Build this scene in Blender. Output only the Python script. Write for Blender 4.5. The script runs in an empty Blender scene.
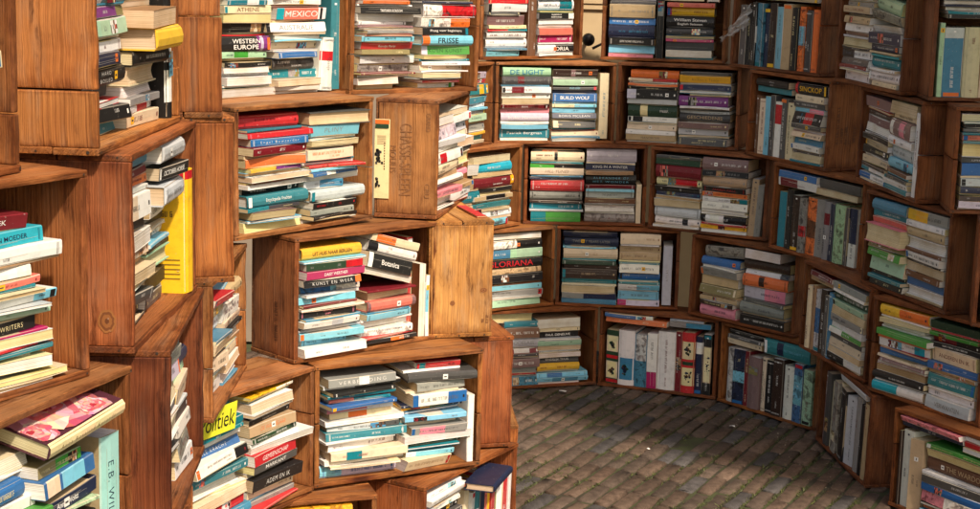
import bpy, bmesh, math, random
from mathutils import Matrix, Vector, Euler, noise

C = bpy.context.scene.collection
R = math.radians

def srgb(c):
    return tuple((x/255/12.92 if x/255 <= .04045 else ((x/255+.055)/1.055)**2.4) for x in c)

# ---------------------------------------------------------------- materials
def new_mat(name):
    m = bpy.data.materials.new(name); m.use_nodes = True
    nt = m.node_tree; nt.nodes.clear()
    out = nt.nodes.new('ShaderNodeOutputMaterial'); b = nt.nodes.new('ShaderNodeBsdfPrincipled')
    nt.links.new(b.outputs[0], out.inputs[0])
    return m, nt, b

def node(nt, typ, **kw):
    n = nt.nodes.new(typ)
    for k, v in kw.items():
        if k.startswith('i_'):
            key = k[2:]
            n.inputs[int(key) if key.isdigit() else key].default_value = v
        else: setattr(n, k, v)
    return n

def mix(nt, blend, fac, a, b):
    n = nt.nodes.new('ShaderNodeMix'); n.data_type = 'RGBA'; n.blend_type = blend
    for sock, v in ((n.inputs[0], fac), (n.inputs[6], a), (n.inputs[7], b)):
        if hasattr(v, 'is_output'): nt.links.new(v, sock)
        elif isinstance(v, (int, float)): sock.default_value = v
        else: sock.default_value = tuple(v) + ((1,) if len(v) == 3 else ())
    return n.outputs[2]

def ramp(nt, src, stops):
    n = nt.nodes.new('ShaderNodeValToRGB'); e = n.color_ramp.elements
    while len(e) < len(stops): e.new(.5)
    for i, (p, c) in enumerate(stops):
        e[i].position = p; e[i].color = (c if isinstance(c, tuple) else (c, c, c)) + (1,)
    nt.links.new(src, n.inputs[0]); return n.outputs[0]

def wood_material():
    m, nt, b = new_mat('crate_wood'); L = nt.links.new
    gc = node(nt, 'ShaderNodeAttribute', attribute_name='gc')
    tint = node(nt, 'ShaderNodeAttribute', attribute_name='tint')
    def mapped(sx, sy, sz):
        n = node(nt, 'ShaderNodeMapping'); n.inputs['Scale'].default_value = (sx, sy, sz)
        L(gc.outputs['Vector'], n.inputs['Vector']); return n.outputs[0]
    # knots warp the grain around them
    vor = node(nt, 'ShaderNodeTexVoronoi', i_Scale=1.0, feature='F1'); L(mapped(2.3, 6.0, 3), vor.inputs['Vector'])
    knot = ramp(nt, vor.outputs['Distance'], [(.0, 1.0), (.06, .8), (.12, .25), (.35, 0.0)])
    warp = node(nt, 'ShaderNodeTexNoise', i_Scale=1.0, i_Detail=2.0); L(mapped(1.6, 7, 7), warp.inputs['Vector'])
    # growth rings: distance across the board, bent by warp and the knots
    sep = node(nt, 'ShaderNodeSeparateXYZ'); L(gc.outputs['Vector'], sep.inputs[0])
    a1 = node(nt, 'ShaderNodeMath', operation='MULTIPLY_ADD', i_1=.016); L(warp.outputs['Fac'], a1.inputs[0]); L(sep.outputs['Y'], a1.inputs[2])
    a2 = node(nt, 'ShaderNodeMath', operation='MULTIPLY_ADD', i_1=.022); L(knot, a2.inputs[0]); L(a1.outputs[0], a2.inputs[2])
    a2b = node(nt, 'ShaderNodeMath', operation='ADD'); L(a2.outputs[0], a2b.inputs[0]); L(sep.outputs['Z'], a2b.inputs[1])
    rings = node(nt, 'ShaderNodeTexNoise', noise_dimensions='1D', i_Scale=1.0, i_Detail=3.0, i_Roughness=.6)
    a3 = node(nt, 'ShaderNodeMath', operation='MULTIPLY', i_1=190.0); L(a2b.outputs[0], a3.inputs[0]); L(a3.outputs[0], rings.inputs['W'])
    fib = node(nt, 'ShaderNodeTexNoise', i_Scale=1.0, i_Detail=4.0, i_Roughness=.65); L(mapped(9, 420, 420), fib.inputs['Vector'])
    blot = node(nt, 'ShaderNodeTexNoise', i_Scale=1.0, i_Detail=5.0, i_Roughness=.6); L(mapped(6, 11, 11), blot.inputs['Vector'])
    stain = node(nt, 'ShaderNodeTexNoise', i_Scale=1.0, i_Detail=6.0, i_Roughness=.7); L(mapped(7, 38, 38), stain.inputs['Vector'])
    col = mix(nt, 'MULTIPLY', 1.0, tint.outputs['Color'], ramp(nt, rings.outputs['Fac'], [(.28, (.70, .62, .54)), (.48, (1, 1, 1)), (.72, (1.14, 1.14, 1.12))]))
    col = mix(nt, 'MULTIPLY', .85, col, ramp(nt, fib.outputs['Fac'], [(.3, .62), (.55, 1.0), (.75, 1.12)]))
    col = mix(nt, 'MULTIPLY', .9, col, ramp(nt, blot.outputs['Fac'], [(.28, (.55, .45, .38)), (.5, (1, 1, 1)), (.75, (1.2, 1.15, 1.05))]))
    col = mix(nt, 'MULTIPLY', 1.0, col, ramp(nt, stain.outputs['Fac'], [(.31, (.30, .23, .18)), (.43, (1, 1, 1)), (1, (1, 1, 1))]))
    col = mix(nt, 'MULTIPLY', 1.0, col, ramp(nt, vor.outputs['Distance'], [(.0, (.26, .16, .1)), (.05, (.42, .27, .17)), (.08, (.8, .62, .48)), (.13, (1, 1, 1))]))
    pe = node(nt, 'ShaderNodeAttribute', attribute_name='pe')     # x: metres to the plank's end, y: to its long edge
    sp = node(nt, 'ShaderNodeSeparateXYZ'); L(pe.outputs['Vector'], sp.inputs[0])
    def absn(o, sub):
        a = node(nt, 'ShaderNodeMath', operation='ABSOLUTE'); L(o, a.inputs[0])
        m_ = node(nt, 'ShaderNodeMath', operation='SUBTRACT', i_0=sub); L(a.outputs[0], m_.inputs[1]); return m_.outputs[0]
    mn = node(nt, 'ShaderNodeMath', operation='MINIMUM'); L(absn(sp.outputs['X'], 1.0), mn.inputs[0]); L(absn(sp.outputs['Y'], 1.0), mn.inputs[1])
    dn = node(nt, 'ShaderNodeTexNoise', i_Scale=1.0, i_Detail=5.0, i_Roughness=.7); L(mapped(22, 60, 60), dn.inputs['Vector'])
    sb_ = node(nt, 'ShaderNodeMath', operation='MULTIPLY_ADD', i_1=.55, i_2=-.24); L(dn.outputs['Fac'], sb_.inputs[0])
    ad = node(nt, 'ShaderNodeMath', operation='ADD'); L(mn.outputs[0], ad.inputs[0]); L(sb_.outputs[0], ad.inputs[1])
    col = mix(nt, 'MULTIPLY', .9, col, ramp(nt, ad.outputs[0], [(.0, (.42, .33, .26)), (.10, (.72, .64, .56)), (.22, (1, 1, 1))]))
    big = node(nt, 'ShaderNodeTexNoise', i_Scale=1.0, i_Detail=3.0); L(mapped(3.5, 5, 5), big.inputs['Vector'])
    col = mix(nt, 'MULTIPLY', 1.0, col, ramp(nt, big.outputs['Fac'], [(.32, (.66, .58, .52)), (.5, (1, 1, 1)), (.68, (1.15, 1.12, 1.05))]))
    wz = node(nt, 'ShaderNodeTexNoise', i_Scale=1.0, i_Detail=6.0, i_Roughness=.65); L(mapped(5, 26, 26), wz.inputs['Vector'])
    bw_ = node(nt, 'ShaderNodeRGBToBW'); L(col, bw_.inputs[0])
    gcol = mix(nt, 'MULTIPLY', 1.0, bw_.outputs[0], (1.25, 1.0, .74))
    col = mix(nt, 'MIX', ramp(nt, wz.outputs['Fac'], [(.52, 0.0), (.70, .34)]), col, gcol)
    L(col, b.inputs['Base Color'])
    b.inputs['Roughness'].default_value = .62
    b.inputs['Specular IOR Level'].default_value = .28
    bump = node(nt, 'ShaderNodeBump', i_Strength=.8, i_Distance=.002)
    hm = node(nt, 'ShaderNodeMath', operation='ADD'); L(rings.outputs['Fac'], hm.inputs[0]); L(fib.outputs['Fac'], hm.inputs[1])
    L(hm.outputs[0], bump.inputs['Height']); L(bump.outputs[0], b.inputs['Normal'])
    return m

def cover_material(rough, name):
    m, nt, b = new_mat(name); L = nt.links.new
    col = node(nt, 'ShaderNodeAttribute', attribute_name='Col')
    tc = node(nt, 'ShaderNodeTexCoord')
    n1 = node(nt, 'ShaderNodeTexNoise', i_Scale=38.0, i_Detail=5.0, i_Roughness=.7, noise_dimensions='4D')
    oi = node(nt, 'ShaderNodeObjectInfo'); mm = node(nt, 'ShaderNodeMath', operation='MULTIPLY', i_1=97.0)
    L(oi.outputs['Random'], mm.inputs[0]); L(mm.outputs[0], n1.inputs['W']); L(tc.outputs['Object'], n1.inputs['Vector'])
    n2 = node(nt, 'ShaderNodeTexNoise', i_Scale=30.0, i_Detail=5.0, i_Distortion=1.2, noise_dimensions='4D'); L(tc.outputs['Object'], n2.inputs['Vector']); L(mm.outputs[0], n2.inputs['W'])
    wear = ramp(nt, n1.outputs['Fac'], [(.3, .80), (.5, 1.0), (.75, 1.05)])
    c = mix(nt, 'MULTIPLY', 1.0, col.outputs['Color'], wear)
    pic = ramp(nt, n2.outputs['Fac'], [(.34, (.10, .09, .09)), (.43, (.55, .45, .38)), (.5, (1.2, 1.15, 1.05)), (.6, (.75, .72, .66)), (.7, (1.35, 1.3, 1.15))])
    c2 = mix(nt, 'MULTIPLY', 1.0, c, pic)
    c = mix(nt, 'MIX', col.outputs['Alpha'], c, c2)
    n3 = node(nt, 'ShaderNodeTexNoise', i_Scale=160.0, i_Detail=4.0); L(tc.outputs['Object'], n3.inputs['Vector'])
    c = mix(nt, 'MIX', ramp(nt, n3.outputs['Fac'], [(.66, 0.0), (.74, .35)]), c, (.55, .5, .43))
    L(c, b.inputs['Base Color'])
    b.inputs['Roughness'].default_value = rough
    b.inputs['Specular IOR Level'].default_value = .4
    return m

def page_material():
    m, nt, b = new_mat('page_edges'); L = nt.links.new
    pv = node(nt, 'ShaderNodeAttribute', attribute_name='pv')
    w = node(nt, 'ShaderNodeMath', operation='MULTIPLY', i_1=1100.0); L(pv.outputs['Fac'], w.inputs[0])
    n = node(nt, 'ShaderNodeTexNoise', noise_dimensions='1D', i_Scale=1.0, i_Detail=2.0); L(w.outputs[0], n.inputs['W'])
    tc = node(nt, 'ShaderNodeTexCoord')
    n2 = node(nt, 'ShaderNodeTexNoise', i_Scale=14.0, i_Detail=4.0); L(tc.outputs['Object'], n2.inputs['Vector'])
    col = node(nt, 'ShaderNodeAttribute', attribute_name='Col')
    c = mix(nt, 'MULTIPLY', 1.0, col.outputs['Color'], ramp(nt, n.outputs['Fac'], [(.32, (.40, .36, .31)), (.47, (.93, .92, .90)), (.7, (1.06, 1.06, 1.06))]))
    c = mix(nt, 'MULTIPLY', .8, c, ramp(nt, n2.outputs['Fac'], [(.3, (.75, .66, .52)), (.6, (1, 1, 1))]))
    L(c, b.inputs['Base Color']); b.inputs['Roughness'].default_value = .85
    b.inputs['Specular IOR Level'].default_value = .15
    return m

WOOD = wood_material()
COVER = cover_material(.42, 'book_cover')
PAPER = page_material()
INK = cover_material(.55, 'cover_print')

# ---------------------------------------------------------------- mesh builder
class MB:
    def __init__(s): s.v = []; s.f = []; s.c = []; s.m = []; s.pv = []; s.mats = []
    def mat(s, m):
        if m not in s.mats: s.mats.append(m)
        return s.mats.index(m)
    def add(s, verts, faces, col, mat, pv=None, M=None):
        o = len(s.v); k = s.mat(mat)
        s.v += [tuple(M @ Vector(p)) for p in verts] if M is not None else [tuple(p) for p in verts]
        s.pv += pv if pv else [0.0]*len(verts)
        for i, f in enumerate(faces):
            s.f.append([o+j for j in f]); s.m.append(k)
            c = col[i] if isinstance(col, list) else col
            s.c.append(tuple(c) if len(c) == 4 else tuple(c)+(0.0,))
    def merge(s, other, M):
        o = len(s.v); mp = [s.mat(m) for m in other.mats]
        s.v += [tuple(M @ Vector(p)) for p in other.v]; s.pv += other.pv
        s.f += [[o+j for j in f] for f in other.f]; s.m += [mp[k] for k in other.m]; s.c += other.c
    def build(s, name, parent=None, smooth=False):
        me = bpy.data.meshes.new(name); me.from_pydata(s.v, [], s.f)
        for m in s.mats: me.materials.append(m)
        me.polygons.foreach_set('material_index', s.m)
        ca = me.color_attributes.new('Col', 'FLOAT_COLOR', 'CORNER'); buf = []
        for f, c in zip(s.f, s.c): buf += list(c)*len(f)
        ca.data.foreach_set('color', buf)
        at = me.attributes.new('pv', 'FLOAT', 'POINT'); at.data.foreach_set('value', s.pv)
        if smooth: me.polygons.foreach_set('use_smooth', [True]*len(s.f))
        me.update()
        ob = bpy.data.objects.new(name, me); C.objects.link(ob)
        if parent: ob.parent = parent
        return ob

def box_faces(x0, x1, y0, y1, z0, z1):
    v = [(x0,y0,z0),(x1,y0,z0),(x1,y1,z0),(x0,y1,z0),(x0,y0,z1),(x1,y0,z1),(x1,y1,z1),(x0,y1,z1)]
    return v, [[0,3,2,1],[4,5,6,7],[0,1,5,4],[1,2,6,5],[2,3,7,6],[3,0,4,7]]

def empty(name, M, label=None, cat=None, group=None):
    o = bpy.data.objects.new(name, None); o.empty_display_size = .05; C.objects.link(o); o.matrix_world = M
    if label: o['label'] = label
    if cat: o['category'] = cat
    if group: o['group'] = group
    return o

def tag(o, label=None, cat=None, group=None, kind=None):
    for k, v in (('label', label), ('category', cat), ('group', group), ('kind', kind)):
        if v: o[k] = v
    return o

_tcache = {}
def text_geo(s, style=(0, 0, 1.0)):
    """flat letter outlines of a string, centred on the origin, as (verts, faces, width, height)"""
    key = (s, style)
    if key in _tcache: return _tcache[key]
    cu = bpy.data.curves.new('t', 'FONT'); cu.body = s; cu.size = 1.0; cu.resolution_u = 3; cu.shear = style[0]; cu.offset = style[1]; cu.space_character = style[2]
    ob = bpy.data.objects.new('t', cu); me = bpy.data.meshes.new_from_object(ob)
    vs = [tuple(v.co) for v in me.vertices]; fs = [list(p.vertices) for p in me.polygons]
    bpy.data.objects.remove(ob); bpy.data.curves.remove(cu); bpy.data.meshes.remove(me)
    xs = [v[0] for v in vs]; ys = [v[1] for v in vs]
    w, h = max(xs)-min(xs), max(ys)-min(ys); cx, cy = (max(xs)+min(xs))/2, (max(ys)+min(ys))/2
    _tcache[key] = ([(v[0]-cx, v[1]-cy) for v in vs], fs, w, h); return _tcache[key]

# worn, unreadable printing: each glyph a couple of thin bars
def glyph_marks(rng, width, h):
    """list of rectangles (x0,x1,y0,y1) filling at most `width`, baseline 0, centred later"""
    out = []; x = 0; gw = h*.6; st = h*.13
    while x + gw < width:
        for _ in range(rng.randint(2, 8)):
            if x + gw > width: break
            k = rng.random(); w = gw*(.7 if k < .8 else .45)
            if k < .75: out.append((x, x+st, 0, h))
            if .3 < k < .9: out.append((x+w-st, x+w, 0, h*(1 if k > .5 else .65)))
            if k < .55: out.append((x, x+w, h-st, h))
            if k > .35: out.append((x, x+w, 0, st))
            if .2 < k < .6: out.append((x, x+w, h*.42, h*.42+st))
            x += w + st
        x += gw*.6
        if rng.random() < .35: break
    return out, x

# ---------------------------------------------------------------- colours
PAL = {
 'wh': (240,238,232,'white'), 'cr': (226,208,174,'cream'), 'iv': (236,222,168,'ivory'), 'bg': (188,162,126,'beige'),
 'tn': (168,132,92,'tan'), 'gy': (142,142,138,'grey'), 'lg': (194,200,204,'light grey'), 'dg': (70,70,72,'dark grey'),
 'bk': (26,25,26,'black'), 'nv': (28,38,68,'navy'), 'bl': (36,100,164,'blue'), 'sb': (122,194,220,'pale blue'),
 'st': (60,130,164,'steel blue'), 'tl': (0,122,136,'teal'), 'tq': (24,164,188,'turquoise'), 'gn': (66,152,56,'green'),
 'dgn': (34,64,44,'dark green'), 'lgn': (168,206,172,'mint green'), 'yl': (236,180,34,'yellow'), 'or': (226,112,44,'orange'),
 'rd': (192,28,38,'red'), 'mr': (116,22,34,'maroon'), 'pk': (228,136,154,'pink'), 'mg': (172,28,94,'magenta'),
 'pu': (122,52,124,'purple'), 'lv': (200,192,210,'lavender'), 'br': (104,64,38,'brown'), 'dbr': (54,36,28,'dark brown'),
 'sl': (216,112,96,'salmon'), 'ol': (132,122,74,'olive'), 'mu': (128,96,98,'mauve'), 'pl': (74,34,50,'plum'), 'mt': (160,206,202,'pale mint blue'), 'hy': (240,240,60,'bright yellow'),
}
LIN = {k: srgb(v[:3]) for k, v in PAL.items()}
DARK = {'bk','nv','bl','dg','tl','dgn','rd','mr','mg','pu','br','dbr','st','gn','ol','mu'}

def jit(rng, c, s=.12):
    g = 1 + rng.uniform(-s, s)
    return tuple(min(.85, max(.004, x*g*(1+rng.uniform(-.06, .06)))) for x in c)

# ---------------------------------------------------------------- a book, lying with its spine towards -y
def make_book(rng, L, T, D, spec):
    """returns dict of MB: cover, page_block, lettering. Local x along the spine, y into the shelf, z thickness"""
    col = spec['col']; base = jit(rng, LIN[col]); fade = rng.uniform(.0, .09)*(.22 if col in ('bk', 'nv', 'dbr', 'dgn', 'mr') else 1); base = tuple(a*(1-fade)+b*fade for a, b in zip(base, (.50, .45, .37)))
    hard = spec.get('hard', T > .028 and rng.random() < .38)
    c = .0024 if hard else .0007
    c = min(c, T*.16)
    over = .003 if hard else .0002
    bul = T*.085 if hard else T*rng.choice((0, 0, .05))
    bul = min(bul, .0042)
    g = .006 if hard else .002; e = T*.2 if hard else min(.0015, T*.2)
    outer = [(D, 0), (g, 0), (-bul*.35, e), (-bul, T/2), (-bul*.35, T-e), (g, T), (D, T)]
    inner = [(D, c), (g, c), (c, c+.0003), (c, T/2), (c, T-c-.0003), (g, T-c), (D, T-c)]
    bands = sorted(spec.get('bands', []))             # (f0, f1, colour)
    cuts = sorted({0.0, .2, .4, .6, .8, 1.0} | {f for b in bands for f in b[:2]})
    alpha = spec.get('mottle', 0.0)
    cov = MB(); n = 7; wearf = rng.choice((0, .15, .3, .5))
    for a, b in zip(cuts[:-1], cuts[1:]):
        mid = (a+b)/2; bc = base
        for f0, f1, k in bands:
            if f0 <= mid <= f1: bc = jit(rng, LIN[k], .06)
        x0, x1 = -L/2+a*L, -L/2+b*L
        V = [(x, y, z) for x in (x0, x1) for (y, z) in outer+inner]
        F = []; K = []
        N = 14
        for i in range(n-1):
            F.append([i, i+1, N+i+1, N+i])
            kc = bc if i in (1, 2, 3, 4) else base
            if not hard and i in (1, 4): kc = tuple(u*(1-wearf)+q*wearf for u, q in zip(kc, (.62, .57, .48)))
            K.append(kc+(alpha,))
            F.append([n+i+1, n+i, N+n+i, N+n+i+1]); K.append(base+(0.0,))
        for i in (0, n-1):
            F.append([i, N+i, N+n+i, n+i] if i == 0 else [n+i, N+n+i, N+i, i]); K.append(base+(0.0,))
        if a == 0:
            for i in range(n-1): F.append([i, n+i, n+i+1, i+1]); K.append(base+(0.0,))
        if b == 1:
            for i in range(n-1): F.append([N+i+1, N+n+i+1, N+n+i, N+i]); K.append(base+(0.0,))
        cov.add(V, F, K, COVER)
    pg = MB()
    q_ = rng.random(); pc = LIN['wh'] if q_ < .5 else (LIN['cr'] if q_ < .86 else (LIN['iv'] if q_ < .93 else LIN['bg']))
    pc = jit(rng, pc, .08)
    if spec.get('pg'): pc = LIN[spec['pg']]
    x = L/2-over; y1 = D-over-.0008; off = rng.random()*10
    v, f = box_faces(-x, x, c+.0002, y1, c+.0002, T-c-.0002)
    if hard:                                            # hollowed fore-edge
        v, f = [], []
        prof = [(c+.0002, c+.0002), (y1, c+.0002), (y1-.003, T*.3), (y1-.004, T*.5), (y1-.003, T*.7), (y1, T-c-.0002), (c+.0002, T-c-.0002)]
        for xx in (-x, x): v += [(xx, a, b) for a, b in prof]
        k = len(prof)
        f = [[i, (i+1) % k, k+(i+1) % k, k+i][::-1] for i in range(k)] + [list(range(k)), list(range(2*k-1, k-1, -1))]
    pg.add(v, f, pc, PAPER, pv=[p[2]+off for p in v])
    let = MB()
    tcol = spec.get('tcol') or ('wh' if col in DARK and rng.random() < .75 else ('iv' if col in DARK else rng.choice(('bk', 'bk', 'dg', 'nv', 'mr'))))
    tc = LIN[tcol]
    tm = tuple(.86*a+.14*b for a, b in zip(tc, base))
    def put(rects_or_geo, cx, cz, M2=None):
        pass
    yb = -bul - .00035
    style = rng.choice(((0, 0, 1.0), (0, -.012, 1.15), (.25, -.008, 1.0), (0, .012, .95), (0, -.016, 1.4))); cond = rng.choice((.75, .95, 1.2, 1.5))
    if 'x' in spec: style, cond = (0, .006, 1.0), 1.35
    def add_text(s, x0, x1, hmax, cz=None):
        vs, fs, w, h = text_geo(s, style)
        sc = min((x1-x0)/w, hmax/max(h, .5)); cz = T/2 if cz is None else cz
        sx = min(sc*cond, (x1-x0)/w)
        fl = -1 if spec.get('flip') else 1
        let.add([((x0+x1)/2+fl*p[0]*sx, yb, cz+fl*p[1]*sc) for p in vs], fs, tc, INK)
    def add_marks(x0, x1, h, cz):
        rc, wid = glyph_marks(rng, x1-x0, h); xs = x0 + (x1-x0-wid)*rng.choice((0, .5, .5, 1))
        for a, b, p, q in rc:
            let.add([(xs+a, yb, cz-h/2+p), (xs+b, yb, cz-h/2+p), (xs+b, yb, cz-h/2+q), (xs+a, yb, cz-h/2+q)], [[0,1,2,3]], tm, INK)
    def quad(x0, x1, z0, z1, c, dy=0.0):
        let.add([(x0, yb-dy, z0), (x1, yb-dy, z0), (x1, yb-dy, z1), (x0, yb-dy, z1)], [[0,1,2,3]], c, INK)
    if not spec.get('pages') and T > .006:
        k = rng.random()
        if k < .14:                                     # rules across both ends
            for xx in (-.46, .44): quad(L*xx, L*xx+.0014, T*.12, T*.88, tm); quad(L*xx+.003, L*xx+.0038, T*.12, T*.88, tm)
        elif k < .26 and T > .011:                      # coloured publisher's block at the foot
            c2 = jit(rng, LIN[rng.choice(('rd', 'wh', 'bk', 'or', 'bl', 'yl', 'tl', 'cr'))]); xx = L*rng.choice((-.49, .43)); quad(xx, xx+L*.055, T*.1, T*.9, c2, -.0001)
        elif k < .38 and T > .012 and not spec.get('text'):   # picture printed on part of the spine
            x_ = L*rng.uniform(-.45, .2); wd = L*rng.uniform(.1, .22); pal = [jit(rng, LIN[rng.choice(('wh', 'bk', 'cr', 'br', 'st', 'tn', 'mr', 'gy', 'sb', 'ol', 'sl'))], .2) for _ in range(4)]
            m_ = 9
            for a_ in range(m_):
                for b_ in range(3): quad(x_+wd*a_/m_, x_+wd*(a_+1)/m_, T*(.1+.8*b_/3), T*(.1+.8*(b_+1)/3), jit(rng, pal[(rng.random() < .6)*((a_//3) % 4)+(rng.random() < .25)*1 if a_//3 < 3 else rng.randint(0, 3)], .15), -.0002)
        elif k < .46 and T > .012:                      # price sticker
            x_ = L*rng.uniform(-.4, .4); hs = min(T*.36, .007); quad(x_, x_+.014, T*.5-hs, T*.5+hs, LIN[rng.choice(('wh', 'wh', 'yl', 'or'))], .0001); quad(x_+.003, x_+.011, T*.5-hs*.3, T*.5+hs*.2, LIN['dg'], .0002)
        if not hard and rng.random() < .5:              # reading creases
            for _ in range(rng.randint(1, 3)):
                zc = T*rng.uniform(.2, .8); xa_ = -L*rng.uniform(.2, .5); xb_ = L*rng.uniform(.1, .5)
                quad(xa_, xb_, zc-.00025, zc+.00025, tuple(.5*a+.5*b for a, b in zip(base, (.7, .65, .55))), .00005)
        if spec.get('motif'):
            for f0, f1, kk in bands:
                if kk not in ('cr', 'iv', 'st', 'bg'): continue
                dk = [LIN['dgn'], LIN['bk'], LIN['br'], LIN['nv']]
                if kk != 'st': quad(-L/2+L*f0+.003, -L/2+L*f1-.003, T*.12, T*.88, jit(rng, LIN['iv']), -.00005)
                for _ in range(16):
                    cx_ = -L/2+L*(f0+(f1-f0)*(.5+rng.gauss(0, .14))); cz_ = T*(.5+rng.gauss(0, .13)); rr = T*rng.uniform(.04, .13)
                    let.add([(cx_+rr*rng.uniform(.6, 1.3)*math.cos(a*.785), yb-.00015, cz_+rr*rng.uniform(.5, 1.2)*math.sin(a*.785)) for a in range(8)], [list(range(8))], jit(rng, rng.choice(dk)), INK)
        tx = spec.get('text')
        if tx:
            lines = tx.split('/'); hh = T*.78/len(lines)
            for i, s in enumerate(lines):
                add_text(s.replace('_', ' '), -L*spec.get('tw', .35), L*spec.get('tw', .35), min(hh*.5, .0145)*spec.get('x', 1), T*.5 + (len(lines)/2-.5-i)*hh)
        elif not spec.get('blank') and rng.random() < .93:
            h = T*rng.uniform(.2, .34); sty = rng.random()
            h = min(h, .0085)
            if sty < .55:
                m = rng.uniform(-.4, -.1)*L
                add_marks(-L*.43, m, h*.75, T/2); add_marks(m+.012, L*.38, h, T/2)
            elif sty < .8 and T > .02:
                add_marks(-L*.4, L*.3, h*.8, T*.66); add_marks(-L*.4, L*.2, h*.55, T*.33)
            else: add_marks(-L*.36, L*.36, h*1.1, T/2)
            if rng.random() < .45:                       # publisher's mark
                q = min(T*.16, .004); xx = L*.45
                let.add([(xx-q, yb, T/2-q), (xx+q*.4, yb, T/2-q*.9), (xx+q*.4, yb, T/2+q), (xx-q, yb, T/2+q)], [[0,1,2,3]], tc, INK)
    # age: bowed boards, cocked spines
    bow = rng.gauss(0, .0007 if hard else .0016)*min(1, L/.2); skew = rng.gauss(0, .05 if hard else .16); tw = rng.gauss(0, .0008)
    if spec.get('blank') and L < .1: bow = 0
    def warp(p):
        u = 2*p[0]/L; w_ = p[1]/D
        return (p[0], p[1]+skew*(p[2]-T/2), p[2]+bow*(1-u*u)+tw*u*w_)
    for mb in (cov, pg, let): mb.v = [warp(p) for p in mb.v]
    return {'cover': cov, 'page_block': pg, 'lettering': let}
# ---------------------------------------------------------------- crates
def boards(name, parent, boxes, grain, rng, tint, bevel=.0023):
    """one panel made of planks. boxes: (x0,x1,y0,y1,z0,z1); grain: axis index along which the fibres run"""
    bm = bmesh.new(); gl = bm.verts.layers.float_vector.new('gc'); bm.verts.layers.float_vector.new('pe'); tl = bm.loops.layers.float_color.new('tint')
    for (x0, x1, y0, y1, z0, z1) in boxes:
        b2 = bmesh.new(); g2 = b2.verts.layers.float_vector.new('gc'); p2 = b2.verts.layers.float_vector.new('pe'); t2 = b2.loops.layers.float_color.new('tint')
        r = bmesh.ops.create_cube(b2, size=1.0)
        S = (x1-x0, y1-y0, z1-z0); Cn = ((x0+x1)/2, (y0+y1)/2, (z0+z1)/2)
        le = [e for e in b2.edges if abs(abs((e.verts[0].co-e.verts[1].co)[grain])-1) < 1e-4]
        bmesh.ops.subdivide_edges(b2, edges=le, cuts=12, use_grid_fill=True)
        for v in b2.verts: v.co = Vector([v.co[i]*S[i]+Cn[i] for i in range(3)])
        se = [e for e in b2.edges if len(e.link_faces) == 2 and e.link_faces[0].normal.dot(e.link_faces[1].normal) < .5] if False else None
        b2.normal_update()
        se = [e for e in b2.edges if len(e.link_faces) == 2 and e.link_faces[0].normal.dot(e.link_faces[1].normal) < .5]
        bmesh.ops.bevel(b2, geom=se, offset=bevel*rng.uniform(.7, 1.4), segments=2, profile=.6, affect='EDGES')
        off = Vector((rng.random()*20, rng.random()*20, rng.random()*3)); sd = rng.random()*50
        thin = min(range(3), key=lambda i: S[i]); wide = 3-grain-thin if grain != thin else (grain+1) % 3
        kq = rng.uniform(.86, 1.14); tb = tuple(max(.01, t*kq*rng.uniform(.97, 1.03)) for t in tint)
        for v in b2.verts:
            p = v.co.copy()
            v[g2] = (p[grain]+off.x, p[wide]+off.y, p[thin]*1.0+off.z)
            v[p2] = ((p[grain]-Cn[grain])/S[grain]*2, (p[wide]-Cn[wide])/S[wide]*2, 0)
            nz = noise.noise_vector(p*23+Vector((sd, 0, 0)))
            dd = Vector((0, 0, 0)); dd[wide] = nz[0]*.0027; dd[thin] = nz[1]*.0009
            v.co = p + dd
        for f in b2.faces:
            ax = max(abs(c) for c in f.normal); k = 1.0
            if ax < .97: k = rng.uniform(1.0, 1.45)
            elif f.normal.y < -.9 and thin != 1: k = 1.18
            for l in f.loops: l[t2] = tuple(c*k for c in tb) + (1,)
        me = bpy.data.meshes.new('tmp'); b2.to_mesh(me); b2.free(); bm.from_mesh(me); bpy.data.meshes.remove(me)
    me = bpy.data.meshes.new(name); bm.to_mesh(me); bm.free()
    me.materials.append(WOOD)
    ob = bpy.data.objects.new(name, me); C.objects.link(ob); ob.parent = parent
    return ob

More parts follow.
